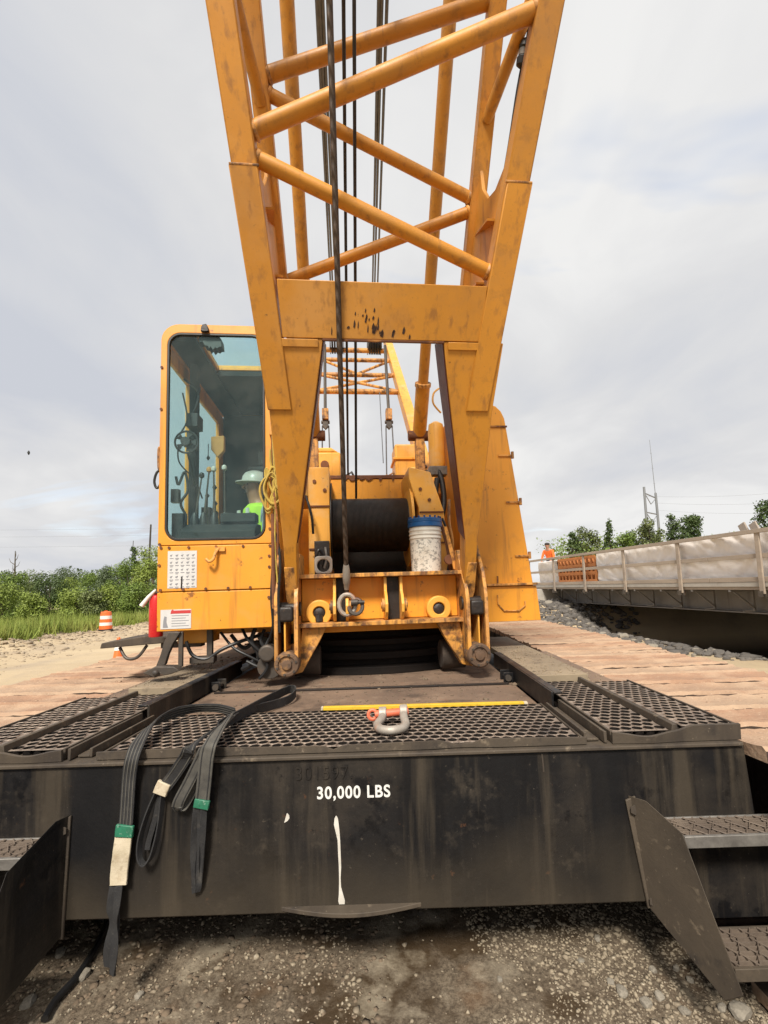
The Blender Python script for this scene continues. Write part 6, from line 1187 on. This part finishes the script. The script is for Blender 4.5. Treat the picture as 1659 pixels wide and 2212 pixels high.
# trees beyond the bridge
RB = [('dark slim tree at the outer end of the group beyond the bridge', 1236, 1152, 46, 28, 'leaf_dark', 'round', 21, 1500), ('full dark tree with pointed top next to the orange form panel', 1268, 1140, 48, 58, 'leaf_pine', 'round', 22, 3200), ('upright narrow tree, tallest beside the full dark tree', 1314, 1121, 47, 44, 'leaf_dark', 'pine', 23, 2600),
      ('low bushy tree between the upright tree and the feathery tree', 1352, 1150, 46, 58, 'leaf_mid', 'round', 24, 2600), ('pale feathery tree in front of the lattice tower', 1402, 1120, 44, 86, 'leaf_pine', 'loose', 25, 4200), ('narrow dark tree right behind the feathery tree', 1450, 1112, 48, 46, 'leaf_dark', 'round', 26, 2200),
      ('spreading dark tree with open crown over the white sheeting', 1492, 1112, 46, 80, 'leaf_dark', 'loose', 27, 2800), ('dark leafy tree at the near end of the bridge beyond the planks', 1668, 1085, 32, 90, 'leaf_dark', 'round', 28, 3600)]
for lb, px, top, d, w, lf, kd, sd_, n in RB: plant('tree', lb, 'tree', px, top, d, w*1.25, lf, sd_, int(n*1.5), .2, 24, .30, .13, 'trees beyond the bridge', kd)
# low scrub at the foot of these trees, one mass
bl = []
for k in range(160):
    px = r.uniform(1170, 1900); d = r.uniform(40, 75); q = far(px, 1172+r.normal()*9, d); bl.append((q.x, q.y, max(.4, q.z-1), r.uniform(.9, 1.8))); bl.append((q.x+r.normal(), q.y+r.normal(), .6, 1.3))
me = leaf_mesh('scrub', bl, 16000, .26, 78, 'leaf_mid', .5); stuff(tag(link('scrub', me, None, None, smooth=False), 'green scrub growing below the trees beyond the bridge', 'scrub'))
# meadow: green ground sheet and grass blades
def edge(x, y): return (-x-13.2)-(np.clip(y, 0, 60)-24)*.10
xs2 = np.concatenate([np.arange(-60, -12, .5), []]); xs2 = np.concatenate([[-500, -350, -220, -150, -100, -75], xs2]); ys2 = np.concatenate([[-30, -10], np.arange(4, 60, .6), [65, 75, 90, 120, 170, 250, 400, 700]])
X, Y = np.meshgrid(xs2, ys2); ed_ = edge(X, Y); Z = height(X, Y)+np.where(ed_ > 1.2, .03, -.3)
nx, ny = len(xs2), len(ys2); i = np.arange((nx-1)*(ny-1)); a = (i//(nx-1))*nx+i % (nx-1)
me = bpy.data.meshes.new('meadow'); me.from_pydata(np.stack([X.ravel(), Y.ravel(), Z.ravel()], 1).tolist(), [], np.stack([a, a+1, a+1+nx, a+nx], 1).tolist()); structure(link('meadow', me, 'grass'))
n = 75000; gy = 9+46*r.random(n)**1.3; gx = -13.4-.1*(gy-24)-1.0-24*r.random(n)**1.7+r.normal(size=n)*.25; g0 = height(gx, gy); hgt = np.clip(r.normal(.42, .16, n), .1, .9)*(1+.6*(vnoise(gx, gy, 1.6, 33)-.4)); ang = r.uniform(0, 6.28, n); w = r.uniform(.018, .04, n); ln = r.normal(size=(n, 2))*.14
dx, dy = np.cos(ang)*w, np.sin(ang)*w
v = np.stack([np.stack([gx-dx, gy-dy, g0-.02], 1), np.stack([gx+dx, gy+dy, g0-.02], 1), np.stack([gx+ln[:, 0], gy+ln[:, 1], g0+hgt], 1)], 1).reshape(-1, 3); f = np.arange(3*n)
me = bpy.data.meshes.new('grass'); me.vertices.add(3*n); me.vertices.foreach_set('co', v.astype(np.float32).ravel()); me.loops.add(3*n); me.loops.foreach_set('vertex_index', f.astype(np.int32)); me.polygons.add(n); me.polygons.foreach_set('loop_start', np.arange(0, 3*n, 3, dtype=np.int32)); me.update()
stuff(tag(link('grass', me, 'grass', None, smooth=False), 'tall green meadow grass beside the dirt road', 'grass'))
